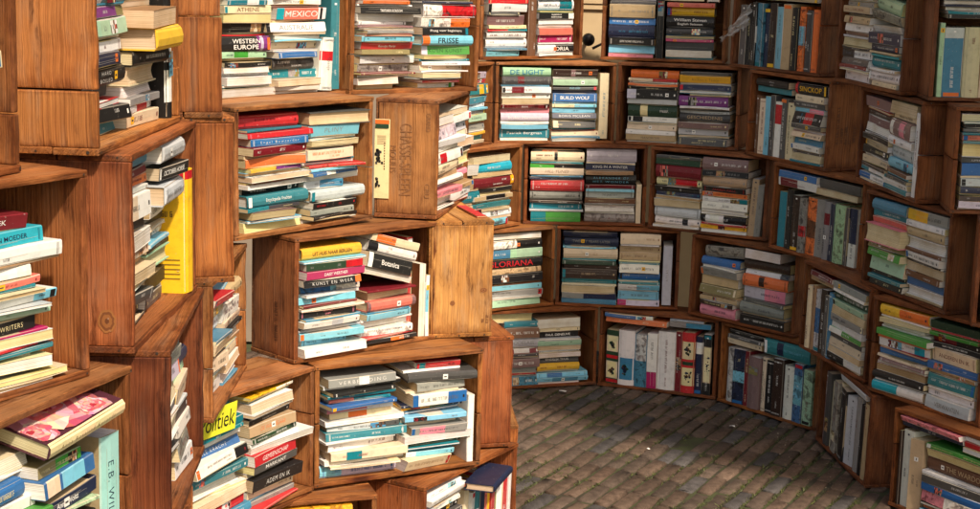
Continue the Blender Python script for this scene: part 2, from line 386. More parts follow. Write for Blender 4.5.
TE, TB, TK = .015, .0125, .007
def make_crate(key, pose, label, tint, end_tint=None, split=None):
    x, y, z, yaw, roll, W, H, D = pose
    rng = random.Random('crate'+key)
    M = Matrix.Translation((x, y, z)) @ Euler((0, R(roll), R(yaw)), 'XYZ').to_matrix().to_4x4()
    e = empty('wooden_crate', M, label, 'crate', 'wooden wine crates stacked into a book wall')
    def age(c):
        g = rng.uniform(0, .16); k = rng.uniform(.82, 1.16); gr = sum(c)/3*1.05
        return tuple((a*(1-g)+b*g)*k for a, b in zip(c, (gr*1.15, gr, gr*.82)))
    t = age(tint); et = end_tint or age(tint)
    y0 = .0; w = W/2
    # long boards overlap the ends; ends stand between them, set 1.5 mm back from the front edge
    sp = rng.uniform(.35, .65)*D
    def planks(z0, z1):
        if rng.random() < .7: return [(-w, w, 0, sp-.001, z0, z1), (-w, w, sp+.001, D, z0, z1)]
        return [(-w, w, 0, D, z0, z1)]
    boards('top_board', e, planks(H-TB, H-.0008), 0, rng, t)
    boards('base_board', e, planks(.0008, TB), 0, rng, t)
    for s in (-1, 1):
        xa, xb = (-w+.001, -w+TE) if s < 0 else (w-TE, w-.001)
        hz = split if split is not None else (rng.uniform(.3, .7) if rng.random() < .8 else None)
        if hz is None or hz < 0: bx = [(xa, xb, .0015, D-TK-.001, TB+.0004, H-TB-.0004)]
        else:
            zz = TB+(H-2*TB)*hz
            bx = [(xa, xb, .0015, D-TK-.001, TB+.0004, zz-.0014), (xa, xb, .0015+rng.uniform(0, .002), D-TK-.001, zz+.0014, H-TB-.0004)]
        boards('end_panel', e, bx, 2, rng, et)
    # nail heads along the ends of the long boards and down the end panels' front edge
    nb = MB()
    for zc in (TB/2, H-TB/2):
        for sx in (-1, 1):
            for q in range(rng.randint(1, 2)):
                xx = sx*(w-TE*rng.uniform(.3, .75)); zz_ = zc+rng.uniform(-.002, .002); r_ = rng.uniform(.0016, .0026)
                nb.add([(xx+r_*math.cos(a*1.0472), -.0007-.0003*(a % 2), zz_+r_*math.sin(a*1.0472)) for a in range(6)], [[0,1,2,3,4,5]], (.035, .026, .02), COVER)
    for sx in (-1, 1):
        for zc in (.006, H-.006):
            for yy in (.025, D*.5, D-.03):
                xx = sx*(w+.0012); r_ = rng.uniform(.0016, .0028); y_ = yy+rng.gauss(0, .006)
                nb.add([(xx, y_+sx*r_*math.cos(a*1.0472), zc+r_*math.sin(a*1.0472)) for a in range(6)], [[0,1,2,3,4,5]], (.035, .026, .02), COVER)
    tag(nb.build('nail_heads', e), kind='stuff')
    boards('back_board', e, [(-w+.001, w-.001, D-TK, D-.001, TB+.0004, H-TB-.0004)], 0, rng, tuple(c*.8 for c in t))
    return e, M

def stamp(parent, items, ink=(.07, .03, .012)):
    """burnt-in brand marks on a panel: items = (string, centre, size, matrix columns right/up)"""
    mb = MB()
    for s, c, hgt, wid, rt, up in items:
        vs, fs, w, h = text_geo(s); k = wid/w; kh = hgt/h
        c, rt, up = Vector(c), Vector(rt), Vector(up)
        mb.add([c+rt*(p[0]*k)+up*(p[1]*kh) for p in vs], fs, ink, INK)
    return mb.build('burnt_stamp', parent)

# ---------------------------------------------------------------- book data: see SHELVES
ORD = ['bottom', 'second', 'third', 'fourth', 'fifth', 'sixth', 'seventh', 'eighth', 'ninth', 'tenth', 'eleventh', 'twelfth', 'thirteenth', 'fourteenth', 'fifteenth', 'sixteenth', 'seventeenth', 'eighteenth', 'nineteenth', 'twentieth', 'twenty-first', 'twenty-second', 'twenty-third', 'twenty-fourth', 'twenty-fifth', 'twenty-sixth']
NTH = ['first'] + ORD[1:]
BOOKS = []          # dicts: MBs, matrix, label, size

def parse(tok):
    p = tok.strip().split(); i = 0
    head = p[0]; k = 0
    while k < len(head) and head[k].isalpha(): k += 1
    s = {'col': head[:k], 'th': float(head[k:])}
    for q in p[1:]:
        if q == 'p': s['pages'] = True
        elif q == '!': s['mottle'] = .85
        elif q == 'M': s['motif'] = True
        elif q == 'A': s['allmot'] = True
        elif q == '0': s['blank'] = True
        elif q == 'H': s['hard'] = True
        elif q == 'S': s['hard'] = False
        elif q == 'f': s['flip'] = True
        elif q[0] == '=': s['text'] = q[1:]
        elif q[0] == '#': s['tcol'] = q[1:]
        elif q[0] == '@': a = q[1:].split(':'); s.setdefault('bands', []).append((float(a[1]), float(a[2]), a[0]))
        elif q[0] == 'l': s['lab'] = q[1:].replace('_', ' ')
        elif q[0] == 'w': s['tw'] = float(q[1:])
        elif q[0] in 'abhokdrx': s[q[0]] = float(q[1:])
    return s

def shelf(key, M, W, H, D, piles, short):
    iw, ih = W-2*TE, H-2*TB
    for pi, ps in enumerate(piles):
        head, body = ps.split('|'); hp = head.split(); typ = hp[0]; a, b, z0, z1 = map(float, hp[1:5])
        opt = {q[0]: float(q[1:]) for q in hp[5:] if q[0] in 'rtodn'}
        name = next((q[1:].replace('_', ' ') for q in hp[5:] if q[0] == 'N'), None)
        toks = [parse(t) for t in body.split(';') if t.strip()]
        rng = random.Random(key+str(pi))
        if typ == 'H' and key[0] == 'b' and z0 < .05 and .8 < z1 < .965: z1 += .02
        X0 = -iw/2; vf = .28 if key[0] == 'b' else .95
        if typ == 'H':
            if len(toks) > 5:                              # thin volumes slipped between the bigger ones
                ex = []
                for t in toks:
                    ex.append(t)
                    if rng.random() < (.27 if key[0] == 'b' else .36): ex.append({'col': rng.choice(('wh', 'cr', 'wh', 'wh', 'sb', 'tl', 'lg', 'st', 'rd', 'bk')), 'th': sum(q['th'] for q in toks)/len(toks)*rng.uniform(.26, .46), **({'pages': True} if rng.random() < .5 else {})})
                toks = ex
            tot = sum(t['th'] for t in toks); k = (z1-z0)*ih/tot
            z = TB + z0*ih + .0004
            nm = name or ('left pile' if (a+b)/2 < .46 else 'right pile') if z0 < .05 else name or 'top layer'
            piv = Vector((X0+(a+b)/2*iw, .05, TB+z0*ih))
            PM = Matrix.Translation(piv) @ Matrix.Rotation(R(opt.get('t', 0)), 4, 'Y') @ Matrix.Rotation(R(opt.get('r', 0)), 4, 'Z') @ Matrix.Translation(-piv)
            for i, s in enumerate(reversed(toks)):
                T = max(.003, s['th']*k-.0006)
                wid = (b-a)*iw
                xa = X0 + s.get('a', a)*iw + (0 if 'a' in s else abs(rng.gauss(0, .045*vf))*wid)
                xb = X0 + s.get('b', b)*iw - (0 if 'b' in s else abs(rng.gauss(0, .085*vf))*wid)
                L = xb-xa
                Dp = min(D-.024, s.get('d', 0)/1000 or rng.uniform(.115, .158), D-.02)
                rec = (s['o'] if 'o' in s else opt.get('o', 0) + (rng.choice((1, 4, 8, 12, 18, -2)) if key[0] == 'b' else rng.choice((0, 4, 8, 14, 22, 30, -5, -9))))/1000
                rec = min(rec, D-TK-.004-Dp) if rec > 0 else rec
                loc = Matrix.Translation(((xa+xb)/2, rec, z)) @ Matrix.Rotation(R(s.get('r', rng.gauss(0, 2.0 if key[0] == 'b' else 3.6))), 4, 'Z')
                if not s.get('pages') and s['col'] in ('wh', 'cr', 'iv', 'bg', 'lg') and 'text' not in s and 'bands' not in s and rng.random() < .3: s['pages'] = True
                if s.get('pages'): loc = loc @ Matrix.Translation((0, Dp, 0)) @ Matrix.Rotation(math.pi, 4, 'Z')
                add_book(key, rng, s, L, T, Dp, M @ PM @ loc, '%s from bottom, %s' % (NTH[i], nm) if i else 'lowest book, %s' % nm, short)
                z += T+.0006
        else:
            tot = sum(t['th'] for t in toks); k = (b-a)*iw/tot; x = X0+a*iw
            nm = name or 'upright row'
            for i, s in enumerate(toks):
                T = max(.003, s['th']*k-.0006); hh = s.get('h', rng.uniform(.9, 1.0))*(z1-z0)*ih
                Dp = min(D-.024, rng.uniform(.13, .158)); rec = (s['o'] if 'o' in s else opt.get('o', 0)+rng.choice((2, 5, 8, 12)))/1000
                rec = min(rec, D-TK-.004-Dp) if rec > 0 else rec
                ln = s.get('r', opt.get('t', 0))
                # standing: spine axis (+x of the book) points up, thickness runs to the right
                loc = Matrix.Translation((x, rec, TB+z0*ih+.0004)) @ Matrix.Rotation(R(ln), 4, 'Y') @ Matrix.Translation((0, 0, hh/2)) @ Matrix(((0,0,1,0),(0,1,0,0),(1,0,0,0),(0,0,0,1)))
                # the swap above mirrors; use a proper rotation instead
                loc = Matrix.Translation((x, rec, TB+z0*ih+.0004)) @ Matrix.Rotation(R(ln), 4, 'Y') @ Matrix.Translation((T if not s.get('pages') else T, 0, hh/2)) @ Matrix.Rotation(-math.pi/2, 4, 'Y')
                if s.get('pages'): loc = loc @ Matrix.Translation((0, Dp, 0)) @ Matrix.Rotation(math.pi, 4, 'Z')
                wh = ('%s from left' % NTH[i] if i or len(toks) > 1 else 'standing upright')
                add_book(key, rng, s, hh, T, Dp, M @ loc, wh + (', %s' % nm if len(toks) > 1 else (', '+name if name else '')), short)
                x += T+.0006

def add_book(key, rng, s, L, T, D, M, where, short):
    mbs = make_book(rng, L, T, D, s)
    BOOKS.append(dict(key=key, s=s, mbs=mbs, M=M, L=L, T=T, D=D, where=where, short=short))

def book_label(bk):
    s, T = bk['s'], bk['T']
    if 'lab' in s: look = s['lab']
    else:
        th = 'thick' if T > .036 else ('thin' if T < .013 else '')
        c = PAL[s['col']][3]
        if s.get('pages'): look = (th+' '+c+' book with page edges outward').strip()
        elif s.get('text') and len(s['text']) > 2: look = (th+' '+c+' book lettered '+s['text'].replace('_', ' ').replace('/', ' ')).strip()
        elif s.get('bands'): look = (th+' '+c+' and '+PAL[s['bands'][0][2]][3]+' book').strip()
        elif s.get('mottle'): look = (th+' '+c+' book with picture cover').strip()
        else: look = (th+' '+c+' book').strip()
    return look+', '+bk['where']+', '+bk['short']
# key: (label, short place, tint, piles)
T1 = (.47,.198,.056); T2 = (.40,.157,.043); T3 = (.33,.113,.032); T4 = (.76,.36,.075); T5 = (.26,.090,.028); T6 = (.35,.140,.043)
CR = {
'L1': ('crate cut by the top left corner, showing only its split right end', 'top left corner crate', T2, [
  'H .45 .93 0 .9|dg20;wh25;tl18;cr20;bk22;wh24;tl30;wh26']),
'L2': ('near crate at left edge with a turquoise book in its pile', 'left edge crate', T6, [
  'H .0 .46 0 .8|wh20;cr22;bl20;tl14;wh24;gy22;cr20;rd18;wh20',
  'H .47 .84 0 .86|mr26 =QUIZ_BOEK #wh x1.0 a.44 b.78 o10;tq27 =EN_MIJN_MOEDER #nv x1.0 b.86 o4;wh26 @sb:.0:.3 b.92 o0;tn5 b.92 o2 0;pk20 @wh:.5:1 b.78 o6;sl14 b.82 o6;tl8 b.8 o8;wh17 b.9 @sb:.75:1 o3;lgn13 b.85 o5;bk24 =SHADOW_WRITERS #iv b.8 o6;mg5 b.84 o2;wh18 p b.86 o2;tl10 b.87 o3;iv20 p b.85 o4;cr12 p b.92 o0;wh9 p b.86 o3']),
'L4': ('near crate at bottom left holding a mint standing book', 'bottom left crate', T6, [
  'H .0 .5 0 .8|cr24;bl30;wh20;gn22;nv26;rd18;cr30;wh28;bk22',
  'H .44 .8 .46 .74 t-3 Ntop_layer|ol14 @gn:.4:1 b.7 o-4;bl19 @cr:.05:.3 @sb:.35:.8 0 S o-14 b.76 r3 lblue_book_with_cream_and_pale_blue_spine_labels;lgn9 ! b.74;nv17 =Anna_Woltz #wh w.2 b.78 o-6',
  'H .46 .8 0 .46|lgn11 ! b.76;nv22 #wh b.77;mr12 b.76;cr11 b.72;iv12 p b.77;wh26;bl20;bk30;cr22',
  'V .83 .94 0 .72 Nright_end|bg22 @mt:0:1 =E.B._WILSON #nv w.3 h1 o1 f lpale_mint_tall_book_standing_at_right']),
'A': ('near crate with broad plain end and black striped album standing inside', 'crate with striped black album', T1, [
  'H .04 .5 0 .9 r-2 o28|st38 @wh:.2:.5 H;ol12 @pu:.1:.8;wh18 @lgn:.3:1;wh13 @bk:.0:.45;nv15;bk20 =HARD/BOILED #wh;bk17;bk16 #wh;tl15 #wh',
  'H .52 .86 0 .72 r-3 o30|bg9 p;tn22 p o-20;yl28 H 0 o-24;bk20 o10;cr24 p;cr14 p @wh:0:.5;gy10;wh10 @rd:.3:.8;cr17',
  'V .89 .97 0 .97 o3 Nright_end|bk20 @wh:.35:.6 @wh:.1:.3 0 lblack_album_with_white_stripes']),
'B': ('reddish crate with knotty end and a tall yellow book inside', 'crate with tall yellow book', T3, [
  'H .04 .47 0 .97 r-2 o34|st17 H;mr10;or12;wh30 @cr:0:.6;bk17;wh20;cr14;bg11 p;cr15 p;bk10;dg16;bk16',
  'H .47 .8 0 .99 r-3 o40|lg26 =VANQUISH #gy o0;bk19 =OCTOBER_HORSE #wh o0;lg30 H o0;wh20 =LEVIATHAN #gy;bk16;ol12 @wh:.5:1 !;bk9;lgn24 p;dg12;bk22;dg20',
  'V .84 .96 0 .76 o-4 Nright_end|yl30 0 h1 @rd:.93:1 H lbright_yellow_tall_book_with_red_top']),
'C': ('dark red crate with plain end under the tall yellow book', 'dark red crate below yellow book', T5, [
  'V .05 .2 0 .55 o30|cr14;lv12;wh16',
  'H .2 .52 0 .95 r-4 o30|cr14;gy16;lv20;wh18;dg14;cr22;wh14;st20;bg24',
  'H .53 .88 0 .93 r-4 o30|bk25 !;rd13;nv24;lgn12;cr34;dbr20;wh20;gy22 !;wh30']),
'P1': ('upright plank crate end beside the books lettered WESTERN EUROPE', '', T1, []),
'P2': ('upright plank crate end below another, left of the red books', '', T2, []),
'Q': ('crate of leaning white paperbacks behind the dark red crate', 'crate of leaning white paperbacks', T2, [
  'V .03 .22 0 .95 o20|lgn16 h1;wh14;gn10',
  'H .24 .56 0 .8 r-4 o16|rd12;bg20;wh28;cr16;bk9;cr20;cr14;wh20',
  'H .57 .92 0 .86 r-6 t-4 o14|rd10;bg24;wh34 !;cr15;bk9;cr17;tn8;cr18;wh16;wh24 p']),
'R': ('crate with a yellow topic card among its tilted books', 'crate with yellow topic card', T2, [
  'H .03 .5 0 .92 t-5|nv24 @tl:.55:1;tl16;gy22 p;bl18 =STILLE_KRACHT #wh;wh22 @bk:.75:1;tl18 #wh;wh28 p;cr18;rd24;st16',
  'H .5 .9 0 .96 t-3|yl8 ! @wh:.6:1;wh22 p;mr9;bk15;bg26 =DE_WANDELAAR #or;dgn14 !;wh16 p b.98;rd26 =GEMEENSCHAP #wh;dg20 =MARKANT #wh x1.1;lg12;bk30 =ADEM_EN_IK #wh;cr22 #br;gy13']),
'D': ('top crate holding books lettered MEXICO and WESTERN EUROPE', 'top crate with Western Europe book', T1, [
  'H .08 .44 0 .97|wh30;bl30;tl28 @wh:.5:.8;cr38 =ATHENE #br x1.35 w.3 o0;cr45 p;bk52 0 o14;bk74 =WESTERN/EUROPE #wh x1.5 w.28 o2 @pu:.74:1 @lv:.8:.86;lgn34 @gn:.3:.6;bk26 #wh;wh28 p b.42;wh40 p;cr42 p b.48',
  'H .45 .83 0 .97|bl34;wh30;wh28 =TRAVEL_TO_SPAIN_2 #gy a.42;sl62 =MEXICO #wh x1.3 @tq:0:.15 @wh:.84:1 @bk:.88:.93 b.84;wh50 =AUSTRALIE #gy x1.3 @bk:0:.06 a.4 b.84;cr26 p b.8;cr40;bl34 #wh b.78;dg58 ! b.78;tl50 #wh b.83;cr34 p b.82;tn26 p',
  'V .9 .96 .02 .93 o4 Nfar_right|tl22 h.9',
  'V .80 .91 .02 .5 o-4 t2 Nfront_right|wh52 @rd:.56:.74 =Spanje #dg w.3 h1 r4 f lsmall_white_book_with_red_band']),
'E': ('crate with red, orange and blue books beside a tacked cream bookmark', 'crate left of cream bookmark', T1, [
  'H .05 .5 0 .95|rd74 #mr H;rd32 #pk b.54;bl44 =Engel_Bewaarder #wh;mr46 #wh;or52 #cr;yl24 @pu:.5:1;wh30 ! b.54;wh24 p b.56;bk36 #wh b.5;tl68 =Encyclopedie_Vruchten #wh b.52;tl24 @dg:.4:1;mu46 p b.4;cr56 p b.5',
  'H .52 .92 0 .94|dg64 p pg H b.97;sb58 =PLINY #gy b.9;cr28 p @bk:0:.06 b.91;cr52 #or b.88;tl12;rd14 !;bl22 @wh:.3:.5 b.94;wh28 p b.95;lg40 @st:.4:1 b.82;lg56 H #gy 0 b.97;bk34 #rd b.88;gy32 b.85;bk22;wh18 p b.95']),
'G': ('crate of travel books with plain pale neighbour, black book sliding down', 'middle crate left of pale pine end', T2, [
  'H .02 .47 0 .93|yl56 =UIT_HUIS_NAAR_BERGEN #br H;dgn40 @rd:.7:1 #gy;mg40 =DAISY_WERTHER #wh;bk36 =KUNST_EN_WEER #wh @or:.9:1;wh40 @bl:0:.5 @sb:.5:.6 !;sb36 #wh;mr14 0;bk38 =MOORD/LUST #pk b.41;wh32 @lg:.5:.7;dg14 0;sb36 b.45;sb36;wh42 b.47',
  'H .46 .85 0 .50|mr12 0;cr46 p b.85;sl56 @mu:0:.06 @mu:.92:1 0 H b.85;sb36 b.83;wh34 #or b.83;wh40 ! b.83;bk24 @or:.5:.75 b.86 o-6',
  'H .45 .84 .58 .95 t16 Nsliding_pair|cr26 @or:.1:.5 o4;wh34 @bk:0:.2 #gy;bk48 =Botanica #wh w.2 x1.25 @wh:0:.1 o-2;cr22 p',
  'V .855 .97 0 .9 o2 Nright_end|rd22 h1 o40;br20 p h.74 o6;wh14 @sb:.4:.8 h.62 o0']),
'H': ('crate of pale stacked volumes in the lower middle of the left stack', 'lower middle crate', T1, [
  'H .03 .5 0 .91|gy44 =VERBEELDING #wh @wh:.45:.6 b.47;wh20 @bk:.4:1 b.52;bk20 #wh;tl18;sl18 @tl:.4:1;bl22 b.48;pk32 @wh:.6:1;cr32 @or:.3:.6;wh26 p b.54;lg30 @dg:.6:1 b.5;tl42 #wh b.54;wh44 b.5;cr44 @tl:.2:.4 b.54;wh24 p b.54;lv62 @sb:0:.28 #bl b.5 H',
  'H .52 .93 0 .95|rd34 @tl:0:.2 a.62 #bk;dg46 H a.55 b.97 0 o-4;gy44 #dg a.6;wh62 @bl:0:.1 @bl:.65:1 a.57 b.92;nv14 #wh;yl18 ! @gn:.6:1 @rd:.2:.4;sb28;cr30 #gy b.88;gy42 @pk:.15:.6 b.92;wh40 @or:.2:.7 p b.96;dgn20;br16;sb30 @wh:0:.2 b.85;cr62 #tn b.83',
  'V .945 .985 0 .62 o-3 Nright_end|wh20 0 h1']),
'S': ('reddish crate end standing on the paving side, right of pale volumes', '', T3, []),
'T': ('orange crate end lowest at the edge of the brick paving', '', T1, []),
'U': ('bottom crate with a dark blue book lying on its upright books', 'bottom crate beside paving', T3, [
  'H .03 .42 .62 .95 t-4 Nslanted_top_layer|wh14 @sb:.6:.8;wh18;pk8;wh13;bk22 #wh;dg16',
  'H .03 .42 0 .6|cr24;bk20;wh28;bg20;st24;wh18',
  'V .44 .97 0 .82 t2|cr12;wh14;tl18;nv12;sl9;dg7;yl8;rd16;bk6;wh14;cr12;rd16;wh10']),
'V': ('crate at the bottom edge with folded maps lying inside', 'crate of folded maps', T1, [
  'H .03 .44 0 .96|wh14;rd10;cr18;bl12;yl14;wh18',
  'H .45 .97 0 .97|yl16 ! A lyellow_folded_map_with_printed_cover o-8;cr14 !;or14;wh16;bg20;wh14']),
'W': ('pale pine crate end with two knots, facing the camera', '', T4, []),
'X': ('brown crate end branded with château lettering, cream bookmark tacked on', 'crate with branded end', T2, [
  'H .04 .48 0 .86 r-16 t-5|cr20;lv24 !;wh16;bg14 p;wh22 @rd:.3:.5;cr24;tn12;wh18;pk16;cr24',
  'H .5 .9 0 .9 r-18 t-7|wh14 p;wh18 @rd:.2:.4;lv22;cr14;wh20 p;dg14;cr30 p;wh16;pk14;bg18 p;tn12;wh22']),
'Y': ('top crate with books lettered FRISSE, third from the left above', 'top crate with Frisse book', T1, [
  'H .04 .5 0 .96|dg24;wh26;or22;bk38 =TARTAREN_RONDOM #wh b.52;wh42 p b.53;wh20;mu14 b.48;gy20 b.46;sb32 b.46;rd40 =Rondje_Parijs #wh x1.1 b.49;ol28 b.42;wh42 #gy b.53;gy44 ! b.5;mr14 b.5;cr38 p @bk:.85:1 b.36;cr28 p @bk:.82:1 b.36',
  'H .53 .95 0 .95|wh26;bl22;nv15;wh74 ! @rd:.35:1 H b.98;wh48 ! @or:.6:1;bk42 =Praag_voor_beginners #wh;sb52 =FRISSE #bk x1.4 @or:0:.14;gn50 =KOEN_KUNST #dgn @lv:0:.12;cr22 p b.93;wh22 b.92;cr26 #br b.91;wh28 p b.86;mr18 #or b.86;wh28 @gn:.85:.93 b.88']),
'b5a': ('top back crate left of the door gap, pink and magenta books inside', 'top back crate left of door gap', T2, [
  'H .04 .44 0 .95|cr22;wh28;bl16;rd24 0;wh38 @bk:0:.08;dg12 0 b.36;mu44;iv16;rd12 @tl:.5:1;wh32;wh42 #gy b.46;sb26 b.38',  # thin blank dark grey volume paints in a shaded gap between books
  'V .46 .545 0 .9 Nmiddle|br20 h1',
  'H .56 .94 0 .95|wh24;nv18;dg18;wh46 @tl:.6:.95;bk28 =WILLEM_ELSSCHOT/BRIEVEN_EN_ANDER #wh @wh:.85:1;wh26 0;sl34 0;mg34;wh38 @bk:.5:1 =HISTORIA #wh x1.2 w.4']),
'b5b': ('top back crate right of the door gap, yellow and orange books on top', 'top back crate right of door gap', T2, [
  'H .03 .43 0 .95|wh20;bl20;lv32;dg12 0;bg54 #gy;bl28;nv54 #st;bk28 =SERIE_NOIRE_VERZAMELD #wh;sb34 0;pk16',  # blank dark grey volume stands in for a shaded gap in the pile
  'V .44 .5 0 .93 Nmiddle|bk20 h1 0',
  'H .52 .93 0 .74|sl24 #rd;yl46 @mg:0:.1 H;bk58 =William_Steven/English_Seizoen #wh x1.3;dg38;mg16;dg42 0;wh36 #mg',
  'H .5 .84 .76 .96|wh16;or14;cr14',
  'V .86 .96 .75 .98 Nstanding_on_top|cr20 p h1']),
'b5c': ('top back crate of upright volumes with clear plastic wrap', 'top crate with plastic wrap', T5, [
  'V .06 .97 0 .8|dg30;bk28;bk20;st36 !;nv28;dbr26;sb34 #dg;bg36;bk30;or26 ! @sb:.4:.7;dg30;or28 0',
  'H .05 .5 .83 .95|lg20 b.48;dg16',
  'H .5 .95 .83 .95|gy20;bg16']),
'b5d': ('top right crate seen from its side, pale tilted book on top of pile', 'top right crate seen sideways', T5, [
  'H .05 .5 0 .95|wh22;gy20;bg28;dg12;bg30;wh34;br16;cr34;bk12;wh36 @bk:0:.4;dg28;mr16;wh40',
  'H .5 .95 0 .66|cr30 p;nv48;nv28;tq12;tl46;wh44;cr20 a.54',
  'H .5 .95 .7 .95 t6 Ntilted_pair|lgn52 H;gy36 !']),
'b5e': ('top crate cut by the right edge, pale upright volumes below flat ones', 'crate at top right edge', T5, [
  'H .03 .95 .8 .98|wh24 b.4;nv12;wh24 b.42;tl22 a.06 b.44;bk28 a.06 b.42',
  'V .02 .97 0 .76|lgn14;st56 @lg:.85:1;cr46;cr46 @rd:.7:1;cr46 #bk;bk30;rd26;wh40;nv44;cr50']),
'b4a': ('back crate with teal spines, half hidden behind branded end', 'back crate with teal spines', T2, [
  'H .45 .92 0 .9|lv30;rd22;tl44 @yl:.7:.85;tq30 #wh;wh22;dg18;lgn30;gy28;yl14;tl26;cr16',
  'H .03 .44 0 .85|wh24;tl30;rd20;cr30;bl24;wh22;tl20']),
'b4b': ('back crate with a cream upright book right of two level piles', 'back crate lettered De Light', T2, [
  'H .02 .455 .0 .97|lgn42 =DE_LIGHT #st x1.3 H;dg38 @mr:.32:.45 #gy;wh30 @mr:.2:.45;wh26;cr26;mr22 !;pk20 #mr;lv40 =In_den_Harmonie #wh;sb24 0;tl44 =Patrick_Bergman #wh;wh12',
  'H .47 .87 .0 .93|dbr38 @mu:.4:.5;lgn34 0;bk24 =OVER_LEVEN #sb;nv16 0;bl44 =BUILD_WOLF #wh;cr18 @sb:.5:1;sb28;nv28 =BORIS_MCLEAN #wh;bk38 @cr:0:.12;tl10;cr26 b.9;st14 b.9',
  'V .89 .97 .03 .9 Nright_end|cr22 h1 #st']),
'b4c': ('back crate with orange, yellow and purple spines', 'back crate with purple spine', T3, [
  'H .06 .5 0 .93|or38 0 a.08;cr14 @rd:.5:1;or12;bk16;bk44 @lv:0:.18;lg24 0;dgn58 @iv:.25:.4 H;wh24 @bk:.1:.3;cr26;wh22;bg28 =HANDBOEK #bk w.2',
  'H .51 .95 0 .93|dg16;yl40 =Anthonie_Toorn #br;nv32 #gy;iv14 a.6;pu56 H;bk10 0;dg46 =GESCHIEDENIS #bg H;mu34;lg36 #dg;dg40']),
'b4d': ('back crate with a black and yellow lettered book over its right pile', 'back crate with yellow lettering', T3, [
  'H .05 .5 .78 .95 Ntop_layer|bk26 =ARGUS/REIS #wh;tl20 0',
  'V .06 .57 0 .76|br26;cr28;sb28;dg24;wh34 @rd:.6:.95;dg34;cr34',
  'H .57 .95 0 .95|bk46 =SINCKOP #yl x1.3 @rd:.0:.08;cr26;dg24;sb18 @pk:.5:1;bk46 @rd:.4:.7;dg18;cr22;st28;wh22;dg12;cr28']),
'b4e': ('right crate with a stack of white paperbacks and mauve cloth spines', 'right crate with mauve spines', T5, [
  'H .05 .5 0 .93 t2|mu46;dbr26;mu36;wh36 p;bk26 #wh;bg26;bk34;cr32;dbr14;tl18 @wh:.3:1;wh26 @bl:0:.4',
  'H .5 .88 0 .95 t2|cr44 p;cr22;mu64 @wh:.05:.2 @pk:.5:.75 H;wh34;lg48;sb38;br16;dg14;wh22;tl18',
  'V .9 .97 0 .9 Nright_end|wh20 h1']),
'b4f': ('crate at right edge with bright blue spine near the bottom', 'right edge crate with blue spine', T5, [
  'H .02 .5 0 .95|wh34 a.01;bk20 0;dg18;sl26;lg62 H;dg26;bl56 #wh;cr10;lg36;nv30 #wh;dbr24;lv34',  # black and dark grey volumes near the top fill in a shaded gap
  'H .5 .95 0 .9|wh30;rd24;cr34;bl30;gy40;wh36;bk20;tl26']),
'b3a': ('back crate with a maroon spine, partly behind the pale pine end', 'back crate behind pale pine end', T2, [
  'V .0 .1 0 .6 Nleft_end|tq20 h.9',
  'H .12 .5 0 .82|cr34 p;bk24;wh22;tl36;bg20;mr26;wh30',
  'H .42 .92 0 .9|cr32 p;tq44 #wh b.9;iv20;mr54 @yl:.9:.98 #wh b.95;bk22;bg22 @bk:.3:.8;cr14;tl28;wh28;tq36 ! @sb:.5:1 b.86']),
'b3b': ('back crate with a crimson spine and teal gradient book at the bottom', 'back crate with crimson spine', T3, [
  'H .02 .49 0 .95|bk14 @or:.2:.5;cr48 @bk:.44:.5 H;gn22 @bk:.45:1;cr34 =HILL_TUNES #br;nv14;rd58 H #wh;gy48;dbr14;tl32 #wh;gn52 @tl:0:.3 0',
  'H .5 .94 0 .96|lv70 H #wh;nv36 =KING_IN_A_WINTER #wh;tn22 #br;bk54 =ALEXANDER_OF/HET_WONDER #sb;mr22 0;lg34 =THE_QUIET_BOY #dg;br28;dg10;wh24 0;gy48 !',  # thin dark grey volume takes the place of a shaded gap
  'V .945 .99 0 .52 Nright_end|cr20 h1 0']),
'b3c': ('back crate with a thick mauve volume on its right pile', 'back crate with mauve volume', T3, [
  'H .02 .44 0 .93|dg18;dgn34 0;mr72 H 0;iv44 @rd:.4:.9;bk30 #wh;nv24 #tl;wh44 0;lg58 0 H;wh40 @bk:.6:.72',
  'H .45 .86 0 .95|mu80 H #wh;bk40 #gy;bg64 H #gy;bk38 =HARD_FALL #rd;or32;wh32 @tl:.8:1;wh50 #gy;iv16;bk50 @wh:.1:.5;yl30',
  'V .86 .97 .0 .74 t3 Nright_end|bg22 h1;gy18 h.9']),
'b3d': ('back right crate of upright volumes under flat blue and white ones', 'back right crate of upright volumes', T3, [
  'V .05 .97 0 .74|tl26 0;bk30;dbr28 !;gy26 ! @rd:.3:.5;or38 ! @br:.3:.6;gy30;gy26 @mr:.6:.8;nv16;lgn40 ! H;dg16;wh28 @nv:.4:1',
  'H .04 .5 .77 .96|bl22;wh26 @mr:.05:.5',
  'H .5 .97 .77 .96|dg28;bg18']),
'b3e': ('right crate with green spines and a thick pale page block protruding', 'right crate with green spines', T5, [
  'H .05 .5 0 .95|st46 H;tl26;sl24;pk76 p o-22 H;ol26;gn32 o-8;lgn60;bk18;bk26',
  'H .5 .96 0 .95|gy46 @yl:0:.5;wh26;bg40;wh46 p;br16;wh30 #bk;bk10;wh40;br26;bl34 0;wh40 p']),
'b3f': ('crate sliver cut by right edge at middle height', 'right edge crate sliver', T5, [
  'H .03 .95 0 .8|cr30 b.3;dg40 b.4;wh30 b.4;bl40 b.5;cr40 b.4;st40 b.4']),
'b2a': ('back crate with a book lettered GLORIANA, tall blue book at left', 'back crate with Gloriana', T2, [
  'V .14 .27 0 .92 Nleft_end|bl22 @tq:0:1 h1 0 lturquoise_blue_tall_book',
  'H .28 .92 0 .95|cr30 p;bk48 @wh:.1:.6 !;st46 @lgn:.5:1;bk50 =GLORIANA #rd x1.6;bg26 !;bk42 #wh;br16;sb28 @bl:0:.2;gy32;lgn36']),
